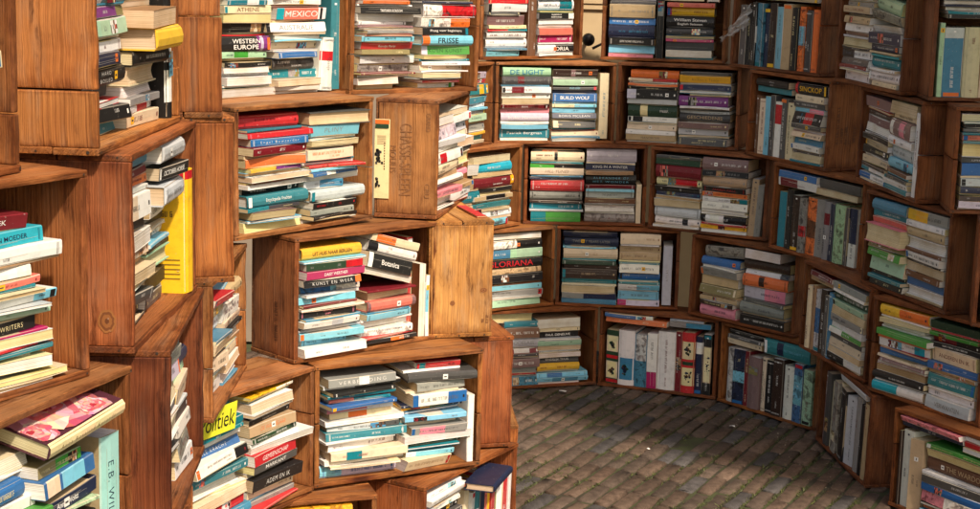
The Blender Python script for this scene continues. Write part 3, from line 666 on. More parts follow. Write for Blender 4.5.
'b2b': ('back crate with grey upright book right of navy and blue piles', 'back crate with grey upright book', T3, [
  'H .02 .5 0 .96|nv28 #gy;nv48 =TWENTY_YEARS_LATER #gy H;cr54 H #bg;dgn22 0;dbr18;dbr52 #bg;tl24 #dgn;wh38;gy30 @nv:.4:1;st26',
  'H .51 .87 0 .95|cr54 #tn;bg34 #br;bg40 #br;iv10 0;wh44 #dg;bl36;tl12;wh28 @sb:.45:1;sb44;lv30 @mg:0:.2',
  'V .89 .97 .02 .82 o2 Nright_end|lg30 =ATLAS #dg w.1 h1']),
'b2c': ('back crate with orange spine in its right pile, tilted magazine on left', 'back crate with orange spine', T3, [
  'H .08 .46 0 .78|bl40 0;gy38 #dg;bg46;ol40;bg22 0;dbr22;pk54 H',
  'H .1 .5 .8 .95 t-5 Ntilted_on_top|gy40 ! lgrey_picture_magazine_rolled_on_top',
  'H .5 .94 0 .84|dbr44;wh22 @dg:.8:1;or50 @dbr:.36:.48;lv50 @pk:.5:1;dg16;gy44 H;bk40 #wh',
  'H .52 .9 .86 .99 Nlying_on_top|bk52 p b.86 o-4']),
'b2d': ('lower right crate mixing upright books with a flat pale pile', 'crate mixing upright and flat books', T5, [
  'V .05 .45 0 .8|cr28;tn22;lg34 @bl:.3:.7 !;dbr30;dg24;st30',
  'H .46 .95 0 .93 t1|gy22;dgn26;lgn20;cr26;gy24;wh20;gn18 @wh:0:.4;dg16;cr26;wh22;bk26 @wh:.5:1',
  'H .05 .44 .83 .95|mr20;tn18']),
'b2e': ('lower right crate with a bright green protruding book', 'crate with protruding green book', T5, [
  'H .03 .52 0 .95|yl50 @or:.4:1 H a.04;iv20 p a.06;cr20 p a.06 b.46;gn28 o-16 0 b.56;or16;wh40 @sb:.2:.45 @tq:.7:.9;bl28 0;mu18 a.07;wh34 p;bk34 H o-6;wh48 @tq:0:.5 0',
  'H .53 .97 0 .93|dgn30 ;gn14;mr24 @bk:.5:1;bk20;cr50 =ANDEREN_EN_IK #mr;bl28;tn16;tl44;wh28;lg44 =VERWANTEN #gy']),
'b1a': ('ground level back crate with yellow spine near the bottom', 'ground crate with yellow spine', T3, [
  'H .18 .5 0 .86|tl24;br40 ;lv42 =MODELAIR #gy;mr20;dg12;mu36;gy26;st38 !',
  'H .05 .46 .86 .99 Nslanted_top|cr50 p',
  'H .48 .88 0 .88|bg50 p;cr20;bk32 =PAUL_DENEUVE #wh;lgn28;wh26 #or;cr26 #bk;bk34 =EINDELIJK_THUIS #wh;yl40;sb24 @bl:.2:.5 b.95;sb24 @st:.3:.8 b.95']),
'b1b': ('ground level back crate with nature volumes upright under flat orange book', 'ground crate with upright nature volumes', T3, [
  'V .03 .98 0 .84|dgn60 @cr:.6:.9 @cr:.1:.42 @rd:.02:.08 @rd:.47:.53 h.88 0 M;wh78 @st:.1:.5 h.9 0 M;st62 @lg:.5:1 ! h.86 0;wh46 @mg:0:.3 h.9;wh84 h.95 H;mr30;rd62 @iv:.56:.85 @iv:.12:.42 @dgn:.46:.52 h.98 0 M;nv36 @wh:.7:.9;bk40 @bg:.2:.8 M',
  'H .02 .56 .86 .99|bl24 @wh:.65:1 b.45;or34 #cr b.58',
  'H .6 .96 .88 .99|lg18 b.9;gy36 @st:.4:1']),
'b1c': ('ground level right crate with turquoise book laid over dark upright ones', 'ground crate under turquoise book', T2, [
  'V .05 .97 0 .76|lg44 !;nv56 ! @sb:.4:.6;mr22;mu66 #bk H 0;cr32;bk40 #wh;dbr54;wh56 H;bl50 ! @sb:.3:.8;lgn46 !',
  'H .05 .44 .78 .97|bk14 ;dg12;cr18',
  'H .45 .97 .77 .98|tl44 @nv:.28:.42 #sb H']),
'b1d': ('ground level right crate of thin tall picture books', 'ground crate of tall picture books', T5, [
  'V .05 .96 0 .9|mu22;dg20;cr18;gy26 !;cr14;bk34;lg36;gy26;bk16;bg26',
  'H .4 .95 .92 .99|lg20 0']),
'b1e': ('near ground level crate at bottom right with magazines on top', 'bottom right crate', T3, [
  'V .03 .25 0 .86|dbr10;wh44;bg44',
  'H .27 .97 0 .78|gn20 ;cr34 p;br58 =THE_WARDOG #bg x1.2 H w.25 ;wh16;dg34;bl34 #wh;pk48 ! @wh:.3:.7;or20;st30',
  'H .03 .6 .87 .98|pk20 ! A lpink_flowered_magazine o-6;nv18 !',
  'H .6 .97 .82 .98|wh18;rd24;cr20']),
}
CAM= [1622.25382, 0.18246, 1.74121, 0.02763]
POSE={
 'L1':(-0.785,2.193,1.399,73.03,0.02,0.503,0.3320,0.190),
 'L2':(-0.752,2.277,1.067,60.45,0.22,0.503,0.3321,0.190),
 'L4':(-0.661,2.333,0.735,71.13,0.07,0.503,0.3319,0.190),
 'A':(-0.609,2.815,1.412,86.21,-0.72,0.504,0.3320,0.190),
 'B':(-0.575,2.848,1.080,88.70,-0.46,0.504,0.3326,0.190),
 'C':(-0.544,2.874,0.748,93.98,-0.17,0.504,0.3339,0.190),
 'P1':(-0.597,3.420,1.411,105.00,-0.00,0.503,0.3320,0.190),
 'P2':(-0.595,3.429,1.080,109.46,0.26,0.503,0.3334,0.190),
 'Q':(-0.620,3.818,0.672,90.00,0.05,0.503,0.3318,0.190),
 'R':(-0.578,3.880,0.342,58.84,0.41,0.503,0.3355,0.190),
 'D':(-0.583,4.435,1.338,46.51,-0.13,0.503,0.3320,0.190),
 'E':(-0.483,4.210,1.016,50.92,-0.32,0.503,0.3387,0.190),
 'G':(-0.324,4.281,0.675,44.50,0.42,0.503,0.3350,0.190),
 'H':(-0.229,4.225,0.341,30.16,0.27,0.506,0.3340,0.190),
 'S':(0.003,4.781,0.338,106.86,-0.14,0.503,0.3310,0.190),
 'T':(0.080,5.032,0.000,94.93,-0.02,0.503,0.3320,0.190),
 'U':(-0.030,4.381,-0.000,59.38,0.05,0.503,0.3320,0.190),
 'V':(-0.515,4.016,-0.000,17.95,-0.47,0.503,0.3319,0.180),
 'W':(-0.060,4.740,0.674,106.50,0.14,0.503,0.3340,0.190),
 'X':(-0.113,4.702,1.007,81.36,1.21,0.502,0.3340,0.180),
 'Y':(-0.230,4.767,1.337,44.30,0.91,0.501,0.3320,0.190),
 'b5a':(0.149,6.589,1.332,33.70,-0.19,0.503,0.3320,0.190),
 'b5b':(0.676,6.610,1.335,-11.51,-0.21,0.506,0.3320,0.190),
 'b5c':(1.059,6.227,1.333,-57.40,0.53,0.504,0.3320,0.190),
 'b5d':(1.258,5.520,1.333,-76.87,0.76,0.504,0.3320,0.190),
 'b5e':(1.618,5.113,1.329,-1.87,-0.45,0.503,0.3320,0.190),
 'b4a':(-0.116,6.248,0.996,63.31,0.08,0.503,0.3301,0.190),
 'b4b':(0.249,6.548,0.995,12.22,-0.16,0.502,0.3300,0.190),
 'b4c':(0.736,6.509,1.000,-19.40,-0.37,0.504,0.3324,0.190),
 'b4d':(1.100,6.104,0.999,-63.25,0.65,0.505,0.3312,0.190),
 'b4e':(1.316,5.408,0.996,-79.99,0.76,0.505,0.3294,0.190),
 'b4f':(1.666,4.935,0.996,-6.16,-0.62,0.503,0.3315,0.190),
 'b3a':(-0.043,6.311,0.666,49.01,-0.30,0.503,0.3319,0.190),
 'b3b':(0.381,6.545,0.665,0.14,-0.41,0.501,0.3316,0.190),
 'b3c':(0.857,6.393,0.667,-29.61,-0.05,0.506,0.3321,0.190),
 'b3d':(1.188,5.901,0.666,-60.37,1.11,0.507,0.3304,0.190),
 'b3e':(1.362,5.260,0.661,-71.31,0.30,0.505,0.3271,0.190),
 'b3f':(1.719,4.784,0.664,-13.93,-0.19,0.503,0.3320,0.190),
 'b2a':(0.048,6.394,0.332,29.12,-0.40,0.503,0.3312,0.190),
 'b2b':(0.523,6.508,0.332,-5.04,-0.30,0.503,0.3312,0.190),
 'b2c':(0.988,6.240,0.332,-43.69,0.65,0.506,0.3294,0.190),
 'b2d':(1.226,5.643,0.334,-74.34,0.89,0.508,0.3317,0.190),
 'b2e':(1.413,5.105,0.330,-60.52,-0.19,0.503,0.3281,0.190),
 'b1a':(0.215,6.453,-0.001,17.06,-0.34,0.503,0.3300,0.190),
 'b1b':(0.693,6.439,-0.002,-22.26,-0.44,0.503,0.3294,0.190),
 'b1c':(1.089,6.133,-0.002,-51.09,0.30,0.506,0.3281,0.190),
 'b1d':(1.258,5.544,0.001,-81.98,2.19,0.512,0.3303,0.190),
 'b1e':(1.456,4.889,-0.000,-60.33,-0.31,0.503,0.3320,0.190),
}
SUN_E, SKY_E = 4.9, .16
# ---------------------------------------------------------------- assemble crates
root, MATS = {}, {}
SPLIT = {'A': .3, 'L1': .25, 'X': None, 'b4b': .5}
ENDT = {'G': (.27,.10,.035), 'S': (.34,.105,.035), 'U': (.33,.105,.035), 'B': (.34,.115,.04), 'C': (.24,.07,.025), 'X': (.37,.165,.055),
        'T': (.52,.20,.06), 'A': (.43,.176,.05), 'P1': (.41,.155,.043), 'P2': (.40,.15,.041), 'L2': (.32,.126,.042), 'L4': (.32,.126,.042)}
for key, (label, short, tint, piles) in CR.items():
    solid = key in ('W', 'X', 'G', 'S', 'U', 'B', 'C', 'P2', 'T')
    e, M = make_crate(key, POSE[key], label, tint, ENDT.get(key), split=-1 if solid else SPLIT.get(key))
    root[key], MATS[key] = e, M
    x, y, z, yaw, roll, W, H, D = POSE[key]
    shelf(key, M, W, H, D, piles, short)

# crates below the frame that carry the near column
for n, (k, px, py, pz, yaw) in enumerate([('Z1', -.575, 3.06, .414, 100), ('Z2', -.62, 2.45, .402, 66), ('Z3', -.60, 3.06, .081, 100),
                                        ('Z4', -.60, 2.42, .07, 66), ('Z5', -.58, 3.86, .008, 62)]):
    make_crate(k, (px, py, pz, yaw, 0, .503, .332, .19), 'plank crate supporting the near stack, %s from the front' % NTH[n], T3)

x_, w_ = (0, 0, 1), (0, -1, 0)
e = root['X']
for it in [('CHASSE-SPLEEN', (-.2515, .092, .165), .034, .20, (0, 0, -1), (0, -1, 0)) , ('MOULIS', (-.2515, .128, .165), .018, .075, (0, 0, -1), (0, -1, 0)),
          ('GRAND', (-.2515, .030, .27), .014, .05, (0, 0, -1), (0, -1, 0)), ('CRU', (-.2515, .030, .08), .014, .04, (0, 0, -1), (0, -1, 0))]:
    stamp(e, [it], ink=(.25,.112,.044))
e = root['G']
rng = random.Random(5)
def mark_block(parent, xf, cy, z0, z1, h, rows, ink, sgn):
    mb = MB()
    for r_ in range(rows):
        rc, wid = glyph_marks(rng, (z1-z0), h)
        yy = cy + (r_-(rows-1)/2)*h*1.6
        for a, b, p, q in rc:
            mb.add([(xf, yy-sgn*p, z0+a), (xf, yy-sgn*p, z0+b), (xf, yy-sgn*q, z0+b), (xf, yy-sgn*q, z0+a)], [[0,1,2,3]], ink, INK)
    mb.build('burnt_stamp', parent)
mark_block(e, -.2522, .085, .05, .29, .014, 1, (.09,.03,.012), 1)
mark_block(root['b4d'], .2535, .075, .10, .24, .012, 5, (.14,.055,.025), -1)
mark_block(root['W'], -.2522, .026, .04, .075, .008, 2, (.2,.08,.03), 1)

def knot(key, y, z, ry, rz, sgn=-1):
    mb = MB(); n = 20; W = POSE[key][5]; x = sgn*(W/2-.0010+.0009)
    for k, (f, c) in enumerate([(1.25, (.30,.12,.035)), (1.0, (.16,.055,.018)), (.72, (.26,.10,.03)), (.3, (.12,.04,.014))]):
        V = [(x+sgn*k*.0001, y, z)]+[(x+sgn*k*.0001, y+ry*f*math.cos(i*6.2832/n)*(1+.08*math.sin(3*i)), z+rz*f*math.sin(i*6.2832/n)*(1+.07*math.cos(2*i))) for i in range(n)]
        mb.add(V, [[0, 1+i, 1+(i+1) % n] for i in range(n)], c, INK)
    mb.build('knot', root[key])
knot('W', .028, .135, .009, .006); knot('W', .118, .100, .006, .006); knot('B', .045, .055, .012, .016)

# ---------------------------------------------------------------- books: the 300 that show largest as things, the rest as one
cf, cp, ch, cr_ = CAM
camM = Matrix.Translation((0, 0, ch)) @ Euler((math.pi/2-cp, 0, 0)).to_matrix().to_4x4() @ Matrix.Rotation(cr_, 4, 'Z')
camI = camM.inverted()
def px(P):
    q = camI @ P
    return (490 + cf*q.x/max(.05, -q.z), 254.5 - cf*q.y/max(.05, -q.z))
def area(bk):
    L, T, D, M = bk['L'], bk['T'], bk['D'], bk['M']; tot = 0
    pg = bk['s'].get('pages')
    fy = D if pg else 0
    for quad in ([(-L/2, fy, 0), (L/2, fy, 0), (L/2, fy, T), (-L/2, fy, T)],):
        pts = [px(M @ Vector(q)) for q in quad]
        pts = [(min(980, max(0, a)), min(509, max(0, b))) for a, b in pts]
        tot += abs(sum(pts[i][0]*pts[(i+1) % 4][1]-pts[(i+1) % 4][0]*pts[i][1] for i in range(4)))/2
    return tot
HID = {'V': .5, 'C': .35, 'Q': .5, 'X': .8}
for bk in BOOKS: bk['a'] = area(bk)*HID.get(bk['key'], 1)
BOOKS.sort(key=lambda b: -b['a'])
NIND = 300
seen = {}
rest = MB()
for i, bk in enumerate(BOOKS):
    if i < NIND and bk['a'] > 8:
        lab = book_label(bk)
        while len(lab.split()) > 16:
            if ' book with page edges outward' in lab: lab = lab.replace(' book with page edges outward', ' book fore-edge out')
            elif ' from bottom' in lab: lab = lab.replace(' from bottom', ' up')
            else: lab = ' '.join(lab.split()[:16]); break
        seen.setdefault(lab, 0); seen[lab] += 1
        if seen[lab] > 1: print('DUPLABEL', lab)
        e = empty('book', bk['M'], lab, 'book', 'second-hand books for sale in the crates')
        for nm in ('cover', 'page_block', 'lettering'):
            mb = bk['mbs'][nm]
            if mb.v:
                if nm == 'cover' and bk['s'].get('allmot'):
                    mb.c = [c[:3]+(.9,) if True else c for c in mb.c]
                mb.build(nm, e)
    else:
        for nm in ('cover', 'page_block', 'lettering'):
            if bk['mbs'][nm].v: rest.merge(bk['mbs'][nm], bk['M'])
o = rest.build('small_books')
tag(o, 'remaining small and half hidden second-hand books filling the crates', 'books', None, 'stuff')
print('books', len(BOOKS), 'cut area', BOOKS[min(NIND, len(BOOKS)-1)]['a'])

# print on the tall yellow book's cover
for bk in BOOKS:
    if bk['s'].get('lab', '').startswith('bright yellow'):
        pm = MB(); L_, D_, T_ = bk['L'], bk['D'], bk['T']; rg = random.Random(9); zz = T_+.0016
        def strip(x0, x1, y0, y1, c): pm.add([(x0, y0, zz), (x1, y0, zz), (x1, y1, zz), (x0, y1, zz)], [[0,1,2,3]], c, INK)
        for k in range(5): strip(-L_/2+.028+k*.009, -L_/2+.0295+k*.009, .012, .07, (.12,.09,.02))
        for k in range(3):
            rc, wid = glyph_marks(rg, .085, .011-.002*k)
            for a, b, p, q in rc: strip(.03-k*.02+p, .03-k*.02+q, .105-b, .105-a, (.10,.07,.03))
        strip(L_/2-.02, L_/2-.001, .006, D_-.004, LIN['rd'])
        for _ in range(9): strip(*(lambda x, y, r_: (x, x+r_*.4, y, y+r_))(rg.uniform(-L_/2, L_/2-.02), rg.uniform(.005, D_-.02), rg.uniform(.003, .012)), (.62,.50,.16))
        for e in C.objects:
            if e.get('label', '').startswith('bright yellow'): pm.build('cover_print', e)

# loose dark blue book lying across the upright books of the bottom crate
def loose_book(M, L, T, D, spec, label):
    mbs = make_book(random.Random(label), L, T, D, spec)
    e = empty('book', M, label, 'book', 'second-hand books for sale in the crates')
    for nm in ('cover', 'page_block', 'lettering'):
        if mbs[nm].v: mbs[nm].build(nm, e)
MU = MATS['U']
ML = MATS['L4'] @ Matrix.Translation((.070, -.03, .262)) @ Matrix.Rotation(R(-5), 4, 'Y') @ Matrix.Rotation(R(13), 4, 'X')
RS = dict(L=.205, T=.028, D=.15)
loose_book(ML, RS['L'], RS['T'], RS['D'], {'col': 'pl', 'bands': [(0, 1, 'iv')], 'hard': True, 'text': 'Anna Rosalind Kyrands', 'tcol': 'br', 'tw': .36}, 'cream spined book with a rose photograph on its cover, topmost at bottom left')
def rose():
    rg = random.Random(2); pm = MB(); L_, D_, T_ = RS['L'], RS['D'], RS['T']; n = 26
    def clamp(x, y): return max(-L_/2+.001, min(L_/2-.001, x)), max(.007, min(D_-.003, y))
    for px_, py_, sc_ in ((-.018, .078, 1.05), (.066, .105, .62), (-.088, .04, .5), (.05, .03, .42)):
        for k, (rad, c) in enumerate([(.070, (.42,.10,.13)), (.062, (.66,.30,.33)), (.054, (.78,.52,.50)), (.046, (.55,.10,.13)), (.040, (.72,.36,.36)), (.030, (.62,.14,.17)), (.022, (.70,.30,.30)), (.012, (.40,.03,.05))]):
            ph = rg.random()*6; ox, oy = rg.gauss(0, .004)*sc_, rg.gauss(0, .004)*sc_; zz = T_+.0012+k*.00012
            x0, y0 = clamp(px_+ox, py_+oy); V = [(x0, y0, zz)]
            for i in range(n):
                a = i*6.2832/n; r_ = rad*sc_*(1+.15*math.sin(3*a+ph)+.09*math.sin(7*a+ph*2)+rg.gauss(0, .03)); x1, y1 = clamp(px_+ox+r_*1.15*math.cos(a), py_+oy+r_*.95*math.sin(a)); V.append((x1, y1, zz))
            pm.add(V, [[0, 1+i, 1+(i+1) % n] for i in range(n)], [tuple(min(.8, x*rg.uniform(.7, 1.25)) for x in c) for _ in range(n)], INK)
    for e in C.objects:
        if e.get('label', '').startswith('cream spined book with a rose'): pm.build('cover_picture', e)
rose()
NVM = Matrix.Translation((.008, 4.395, .279)) @ Matrix.Rotation(R(72), 4, 'Z') @ Matrix.Rotation(R(-3), 4, 'Y') @ Matrix.Translation((0, -.05, 0))
loose_book(NVM, .165, .022, .088, {'col': 'nv', 'hard': True, 'blank': True}, 'dark blue hardback lying on upright books in the crate beside the paving')
# red pamphlet on the pale pine crate
loose_book(MATS['W'] @ Matrix.Translation((-.10, .012, .3345)) @ Matrix.Rotation(R(2), 4, 'Z'), .2, .005, .03, {'col': 'rd', 'hard': False, 'blank': True},
           'thin red pamphlet lying along the edge of the pale pine crate top')

# ---------------------------------------------------------------- cream bookmark leaflet tacked to the branded end
def leaflet():
    mb = MB(); cr = LIN['iv']; x = -.2535
    ys = [.1795, .137]; z0, z1 = .054, .275
    N = 8; V = []; F = []
    for i in range(N+1):
        z = z0+(z1-z0)*i/N; b = .003*math.sin(i/N*math.pi)+.0006
        for y in ys: V.append((x-b, y+(.003 if i == N else 0)*0, z))
    for i in range(N): F.append([2*i, 2*i+1, 2*i+3, 2*i+2])
    mb.add(V, F, [cr]*N, INK)
    V2 = [(v[0]+.0004, v[1], v[2]) for v in V]; mb.add(V2, [f[::-1] for f in F], cr, INK)
    e = empty('bookmark', MATS['X'], 'long cream bookmark with dark pictures tacked to the branded crate end', 'bookmark')
    mb.build('card', e)
    rg = random.Random(3); xx = x-.0042
    pr = MB()
    nonlocal_pr = lambda: pr
    def rect(y0, y1, za, zb, c): nonlocal_pr().add([(xx, y0, za), (xx, y1, za), (xx, y1, zb), (xx, y0, zb)], [[0,1,2,3]], c, INK)
    rect(.1785, .1385, .262, .2735, LIN['or']); rect(.178, .140, .250, .2605, LIN['dgn']); pr.build('header_band', e); pr = MB()
    for k in range(26):
        a = rg.gauss(0, .35); z = .172+rg.gauss(0, .010); y = .170+rg.gauss(0, .0035)
        rect(min(.1785, y+.003), y-.003, z-.003, z+.004, LIN['bk'] if rg.random() < .7 else LIN['dg'])
    pr.build('printed_picture', e); pr = MB()
    for k in range(16):
        z = .098+rg.gauss(0, .008); y = .171+rg.gauss(0, .003); rect(min(.1785, y+.003), y-.002, z-.002, z+.004, LIN['bk'] if rg.random() < .6 else LIN['gy'])
    pr.build('printed_picture', e); pr = MB()
    for k in range(11): rect(.1525, .1495, .135+k*.0072, .139+k*.0072, LIN['br'])
    for k in range(6): rect(.172, .147, .206+k*.0045, .2074+k*.0045, LIN['bg'])
    pr.build('printed_lines', e)
    tk = MB(); n = 10
    V = [(x-.004, .158, .268)]+[(x-.001, .158+.003*math.cos(i*2*math.pi/n), .268+.003*math.sin(i*2*math.pi/n)) for i in range(n)]
    tk.add(V, [[0, 1+i, 1+(i+1) % n] for i in range(n)], LIN['dg'], COVER); tk.build('tack', e)
leaflet()

# ---------------------------------------------------------------- yellow topic card
def topic_card():
    M = MATS['R'] @ Matrix.Translation((-.155, -.022, .285)) @ Matrix.Rotation(R(-2), 4, 'Y') @ Matrix.Rotation(R(8), 4, 'X')
    e = empty('topic_card', M, 'bright yellow card reading Politiek tucked between tilted books', 'card')
    mb = MB(); v, f = box_faces(-.085, .066, 0, .0012, -.036, .036); mb.add(v, f, LIN['hy'], INK); mb.build('card', e)
    vs, fs, w, h = text_geo('Politiek'); k = .125/w; kh = .043/h
    t = MB(); t.add([(p[0]*k-.002, -.0006, p[1]*kh) for p in vs], fs, LIN['bk'], INK); t.build('lettering', e)
topic_card()

# ---------------------------------------------------------------- crumpled clear wrap
def plastic_wrap():
    m, nt, b = new_mat('clear_plastic_film')
    b.inputs['Base Color'].default_value = (.8, .8, .8, 1); b.inputs['Roughness'].default_value = .18
    b.inputs['Alpha'].default_value = .34
    rg = random.Random(8); bm = bmesh.new(); n, k = 30, 13; g = []
    for i in range(n):
        row = []
        for j in range(k):
            u, v = i/(n-1), j/(k-1)-.5
            wv = .010+.034*u**1.5+.004*math.sin(u*23)
            p = Vector((-.29+.16*u+v*.02*math.sin(u*9), -.016+.008*math.sin(v*17+u*11)+.005*math.sin(u*29-v*8)+rg.gauss(0, .0012), .10+.11*u+v*wv*2+.004*math.sin(u*17+v*5)))
            row.append(bm.verts.new(p))
        g.append(row)
    for i in range(n-1):
        for j in range(k-1): bm.faces.new((g[i][j], g[i+1][j], g[i+1][j+1], g[i][j+1]))
    me = bpy.data.meshes.new('plastic_wrap'); bm.to_mesh(me); bm.free(); me.materials.append(m); me.polygons.foreach_set('use_smooth', [True]*len(me.polygons))
    o = bpy.data.objects.new('plastic_wrap', me); C.objects.link(o); o.matrix_world = MATS['b5c']
    tag(o, 'crumpled clear plastic wrap hanging before dark upright books', 'plastic wrap')
plastic_wrap()

# ---------------------------------------------------------------- paving
def paving():
    rg = random.Random(21); mb_v, mb_f, mb_c = [], [], []
    ang = R(63); dx, dy = math.cos(ang), math.sin(ang)
    BL, BW, J = .170, .052, .010
    def inside(x, y): return -1.3 < x < 2.3 and 3.6 < y < 7.0
    rows = int(6/(BW+J))
    for r_ in range(-rows, rows):
        sh = rg.random()*BL*2.6
        for c in range(-30, 30):
            a = c*(BL+J)+(BL*.5 if r_ % 2 else 0)+sh*.35; b = r_*(BW+J)
            cx, cy = .6+a*dx-b*dy, 5.2+a*dy+b*dx
            if not inside(cx, cy): continue
            l, w = BL/2*rg.uniform(.96, 1.0), BW/2*rg.uniform(.94, 1.0)
            z = rg.gauss(0, .0030)-.005; tx, ty = rg.gauss(0, .010), rg.gauss(0, .016); ra = rg.gauss(0, .022)
            ca, sa = math.cos(ang+ra), math.sin(ang+ra)
            k = rg.random()
            if k < .55: col = (.152,.104,.076)
            elif k < .8: col = (.128,.094,.073)
            elif k < .95: col = (.105,.096,.094)
            else: col = (.165,.108,.078)
            g_ = rg.uniform(.68, 1.04); col = tuple(x*g_ for x in col)
            o = len(mb_v); ch_ = .007
            pts = []
            prof = [(-1, -1), (0, -1.02), (1, -1), (1.01, 0), (1, 1), (0, 1.02), (-1, 1), (-1.01, 0)]
            for ring, (zz, ins) in enumerate(((-.04, 0), (-.009, 0), (-.002, .0035), (0, ch_))):
                for (p, q) in prof:
                    jx, jy = rg.gauss(0, .0017), rg.gauss(0, .0015)
                    lx, ly = p*(l-ins)+jx, q*(w-ins)+jy
                    pts.append((cx+lx*ca-ly*sa, cy+lx*sa+ly*ca, z+zz+lx*tx*.25+ly*ty+(rg.gauss(0, .0006) if ring > 1 else 0)))
            mb_v += pts
            for ring in range(3):
                for i in range(8):
                    j = (i+1) % 8; mb_f.append([o+ring*8+i, o+ring*8+j, o+ring*8+8+j, o+ring*8+8+i]); mb_c.append(col)
            mb_f.append([o+24+i for i in range(8)]); mb_c.append(col)
    me = bpy.data.meshes.new('brick_paving'); me.from_pydata(mb_v, [], mb_f)
    ca = me.color_attributes.new('Col', 'FLOAT_COLOR', 'CORNER'); buf = []
    for f, c in zip(mb_f, mb_c): buf += (list(c)+[1])*len(f)
    ca.data.foreach_set('color', buf); me.polygons.foreach_set('use_smooth', [True]*len(mb_f))
    m, nt, b = new_mat('clay_pavers'); L = nt.links.new
    col = node(nt, 'ShaderNodeAttribute', attribute_name='Col'); tc = node(nt, 'ShaderNodeTexCoord')
    n1 = node(nt, 'ShaderNodeTexNoise', i_Scale=34.0, i_Detail=6.0, i_Roughness=.65); L(tc.outputs['Object'], n1.inputs['Vector'])
    n2 = node(nt, 'ShaderNodeTexNoise', i_Scale=3.0, i_Detail=4.0); L(tc.outputs['Object'], n2.inputs['Vector'])
    n3 = node(nt, 'ShaderNodeTexNoise', i_Scale=220.0, i_Detail=3.0); L(tc.outputs['Object'], n3.inputs['Vector'])
    c = mix(nt, 'MULTIPLY', 1.0, col.outputs['Color'], ramp(nt, n1.outputs['Fac'], [(.3, .6), (.5, 1.0), (.72, 1.35)]))
    c = mix(nt, 'MULTIPLY', 1.0, c, ramp(nt, n2.outputs['Fac'], [(.3, .72), (.55, 1.0), (.7, 1.15)]))
    c = mix(nt, 'MULTIPLY', .7, c, ramp(nt, n3.outputs['Fac'], [(.35, .65), (.6, 1.1)]))
    L(c, b.inputs['Base Color']); b.inputs['Roughness'].default_value = .8; b.inputs['Specular IOR Level'].default_value = .25
    bp = node(nt, 'ShaderNodeBump', i_Strength=.5, i_Distance=.002); hh = node(nt, 'ShaderNodeMath', operation='ADD')
    L(n1.outputs['Fac'], hh.inputs[0]); L(n3.outputs['Fac'], hh.inputs[1]); L(hh.outputs[0], bp.inputs['Height']); L(bp.outputs[0], b.inputs['Normal'])
    me.materials.append(m)
    o = bpy.data.objects.new('brick_paving', me); C.objects.link(o); o['kind'] = 'structure'
    # bedding sand and soil under and around the pavers
    m, nt, b = new_mat('joint_soil'); L = nt.links.new
    tc = node(nt, 'ShaderNodeTexCoord'); n1 = node(nt, 'ShaderNodeTexNoise', i_Scale=9.0, i_Detail=7.0, i_Roughness=.7); L(tc.outputs['Object'], n1.inputs['Vector'])
    L(ramp(nt, n1.outputs['Fac'], [(.3, (.03,.026,.016)), (.46, (.05,.043,.026)), (.55, (.055,.066,.022)), (.8, (.085,.085,.04))]), b.inputs['Base Color'])
    b.inputs['Roughness'].default_value = .95
    me = bpy.data.meshes.new('ground'); s = 150; me.from_pydata([(-s, -s, -.013), (s, -s, -.013), (s, s, -.013), (-s, s, -.013)], [], [[0,1,2,3]]); me.materials.append(m)
    o = bpy.data.objects.new('ground', me); C.objects.link(o); o['kind'] = 'structure'
    # moss and grass in the joints
    rg = random.Random(4); V, F, K = [], [], []
    spots = [(.30,6.35,.16),(.42,6.3,.14),(.5,6.2,.10),(.62,6.22,.1),(.2,6.42,.1),(.85,5.6,.07),(.72,5.45,.07),(.95,5.3,.09),(1.1,5.2,.08),(.15,5.1,.07),(.5,5.6,.08),(.8,5.05,.1),(1.2,5.12,.06),(.35,5.25,.05),(.62,5.8,.07),(.95,5.8,.06),(.6,5.05,.07),(.18,5.5,.05),(.75,6.2,.12),(.95,6.1,.12),(1.1,5.9,.1),(.4,6.05,.1),(1.18,5.6,.08),(.6,5.35,.1),(.25,5.4,.09),(1.05,5.45,.1),(.7,5.9,.1),(.12,5.3,.1),(.9,5.2,.1)]
    for (sx, sy, r_) in spots:
        for _ in range(int(3600*r_)):
            a = rg.random()*6.28; d = r_*rg.random()**.6; x, y = sx+d*math.cos(a), sy+d*math.sin(a)*1.2
            # keep the blades in the long joints between courses
            b_ = -(x-.6)*dy+(y-5.2)*dx; fr = (b_/(BW+J)) % 1
            if abs(fr-.5) > .2 and rg.random() > .22: continue
            h = rg.uniform(.003, .007); w = rg.uniform(.0012, .003); t = rg.random()*6.28; lx, ly = rg.gauss(0, .009), rg.gauss(0, .009)
            o_ = len(V); V += [(x-w*math.cos(t), y-w*math.sin(t), -.012), (x+w*math.cos(t), y+w*math.sin(t), -.012), (x+lx, y+ly, -.009+h)]; F.append([o_, o_+1, o_+2])
            g_ = rg.uniform(.6, 1.3); K.append((.085*g_, .098*g_, .026*g_))
    # dry leaf crumbs and grit blown against the foot of the crates
    V2, F2, K2 = [], [], []
    for _ in range(420):
        t = rg.random(); a = [(.0, 6.33), (.46, 6.5), (.93, 6.3), (1.2, 5.9), (1.24, 5.25)]; k_ = min(3, int(t*4)); f_ = t*4-k_
        x = a[k_][0]*(1-f_)+a[k_+1][0]*f_-abs(rg.gauss(0, .09)); y = a[k_][1]*(1-f_)+a[k_+1][1]*f_-abs(rg.gauss(0, .10)); r_ = rg.uniform(.0015, .006); o_ = len(V2); q = rg.random()*6
        V2 += [(x+r_*math.cos(q+i*1.57)*(1 if i % 2 else .5), y+r_*math.sin(q+i*1.57)*(1 if i % 2 else .5), .002+rg.uniform(0, .004)) for i in range(4)]
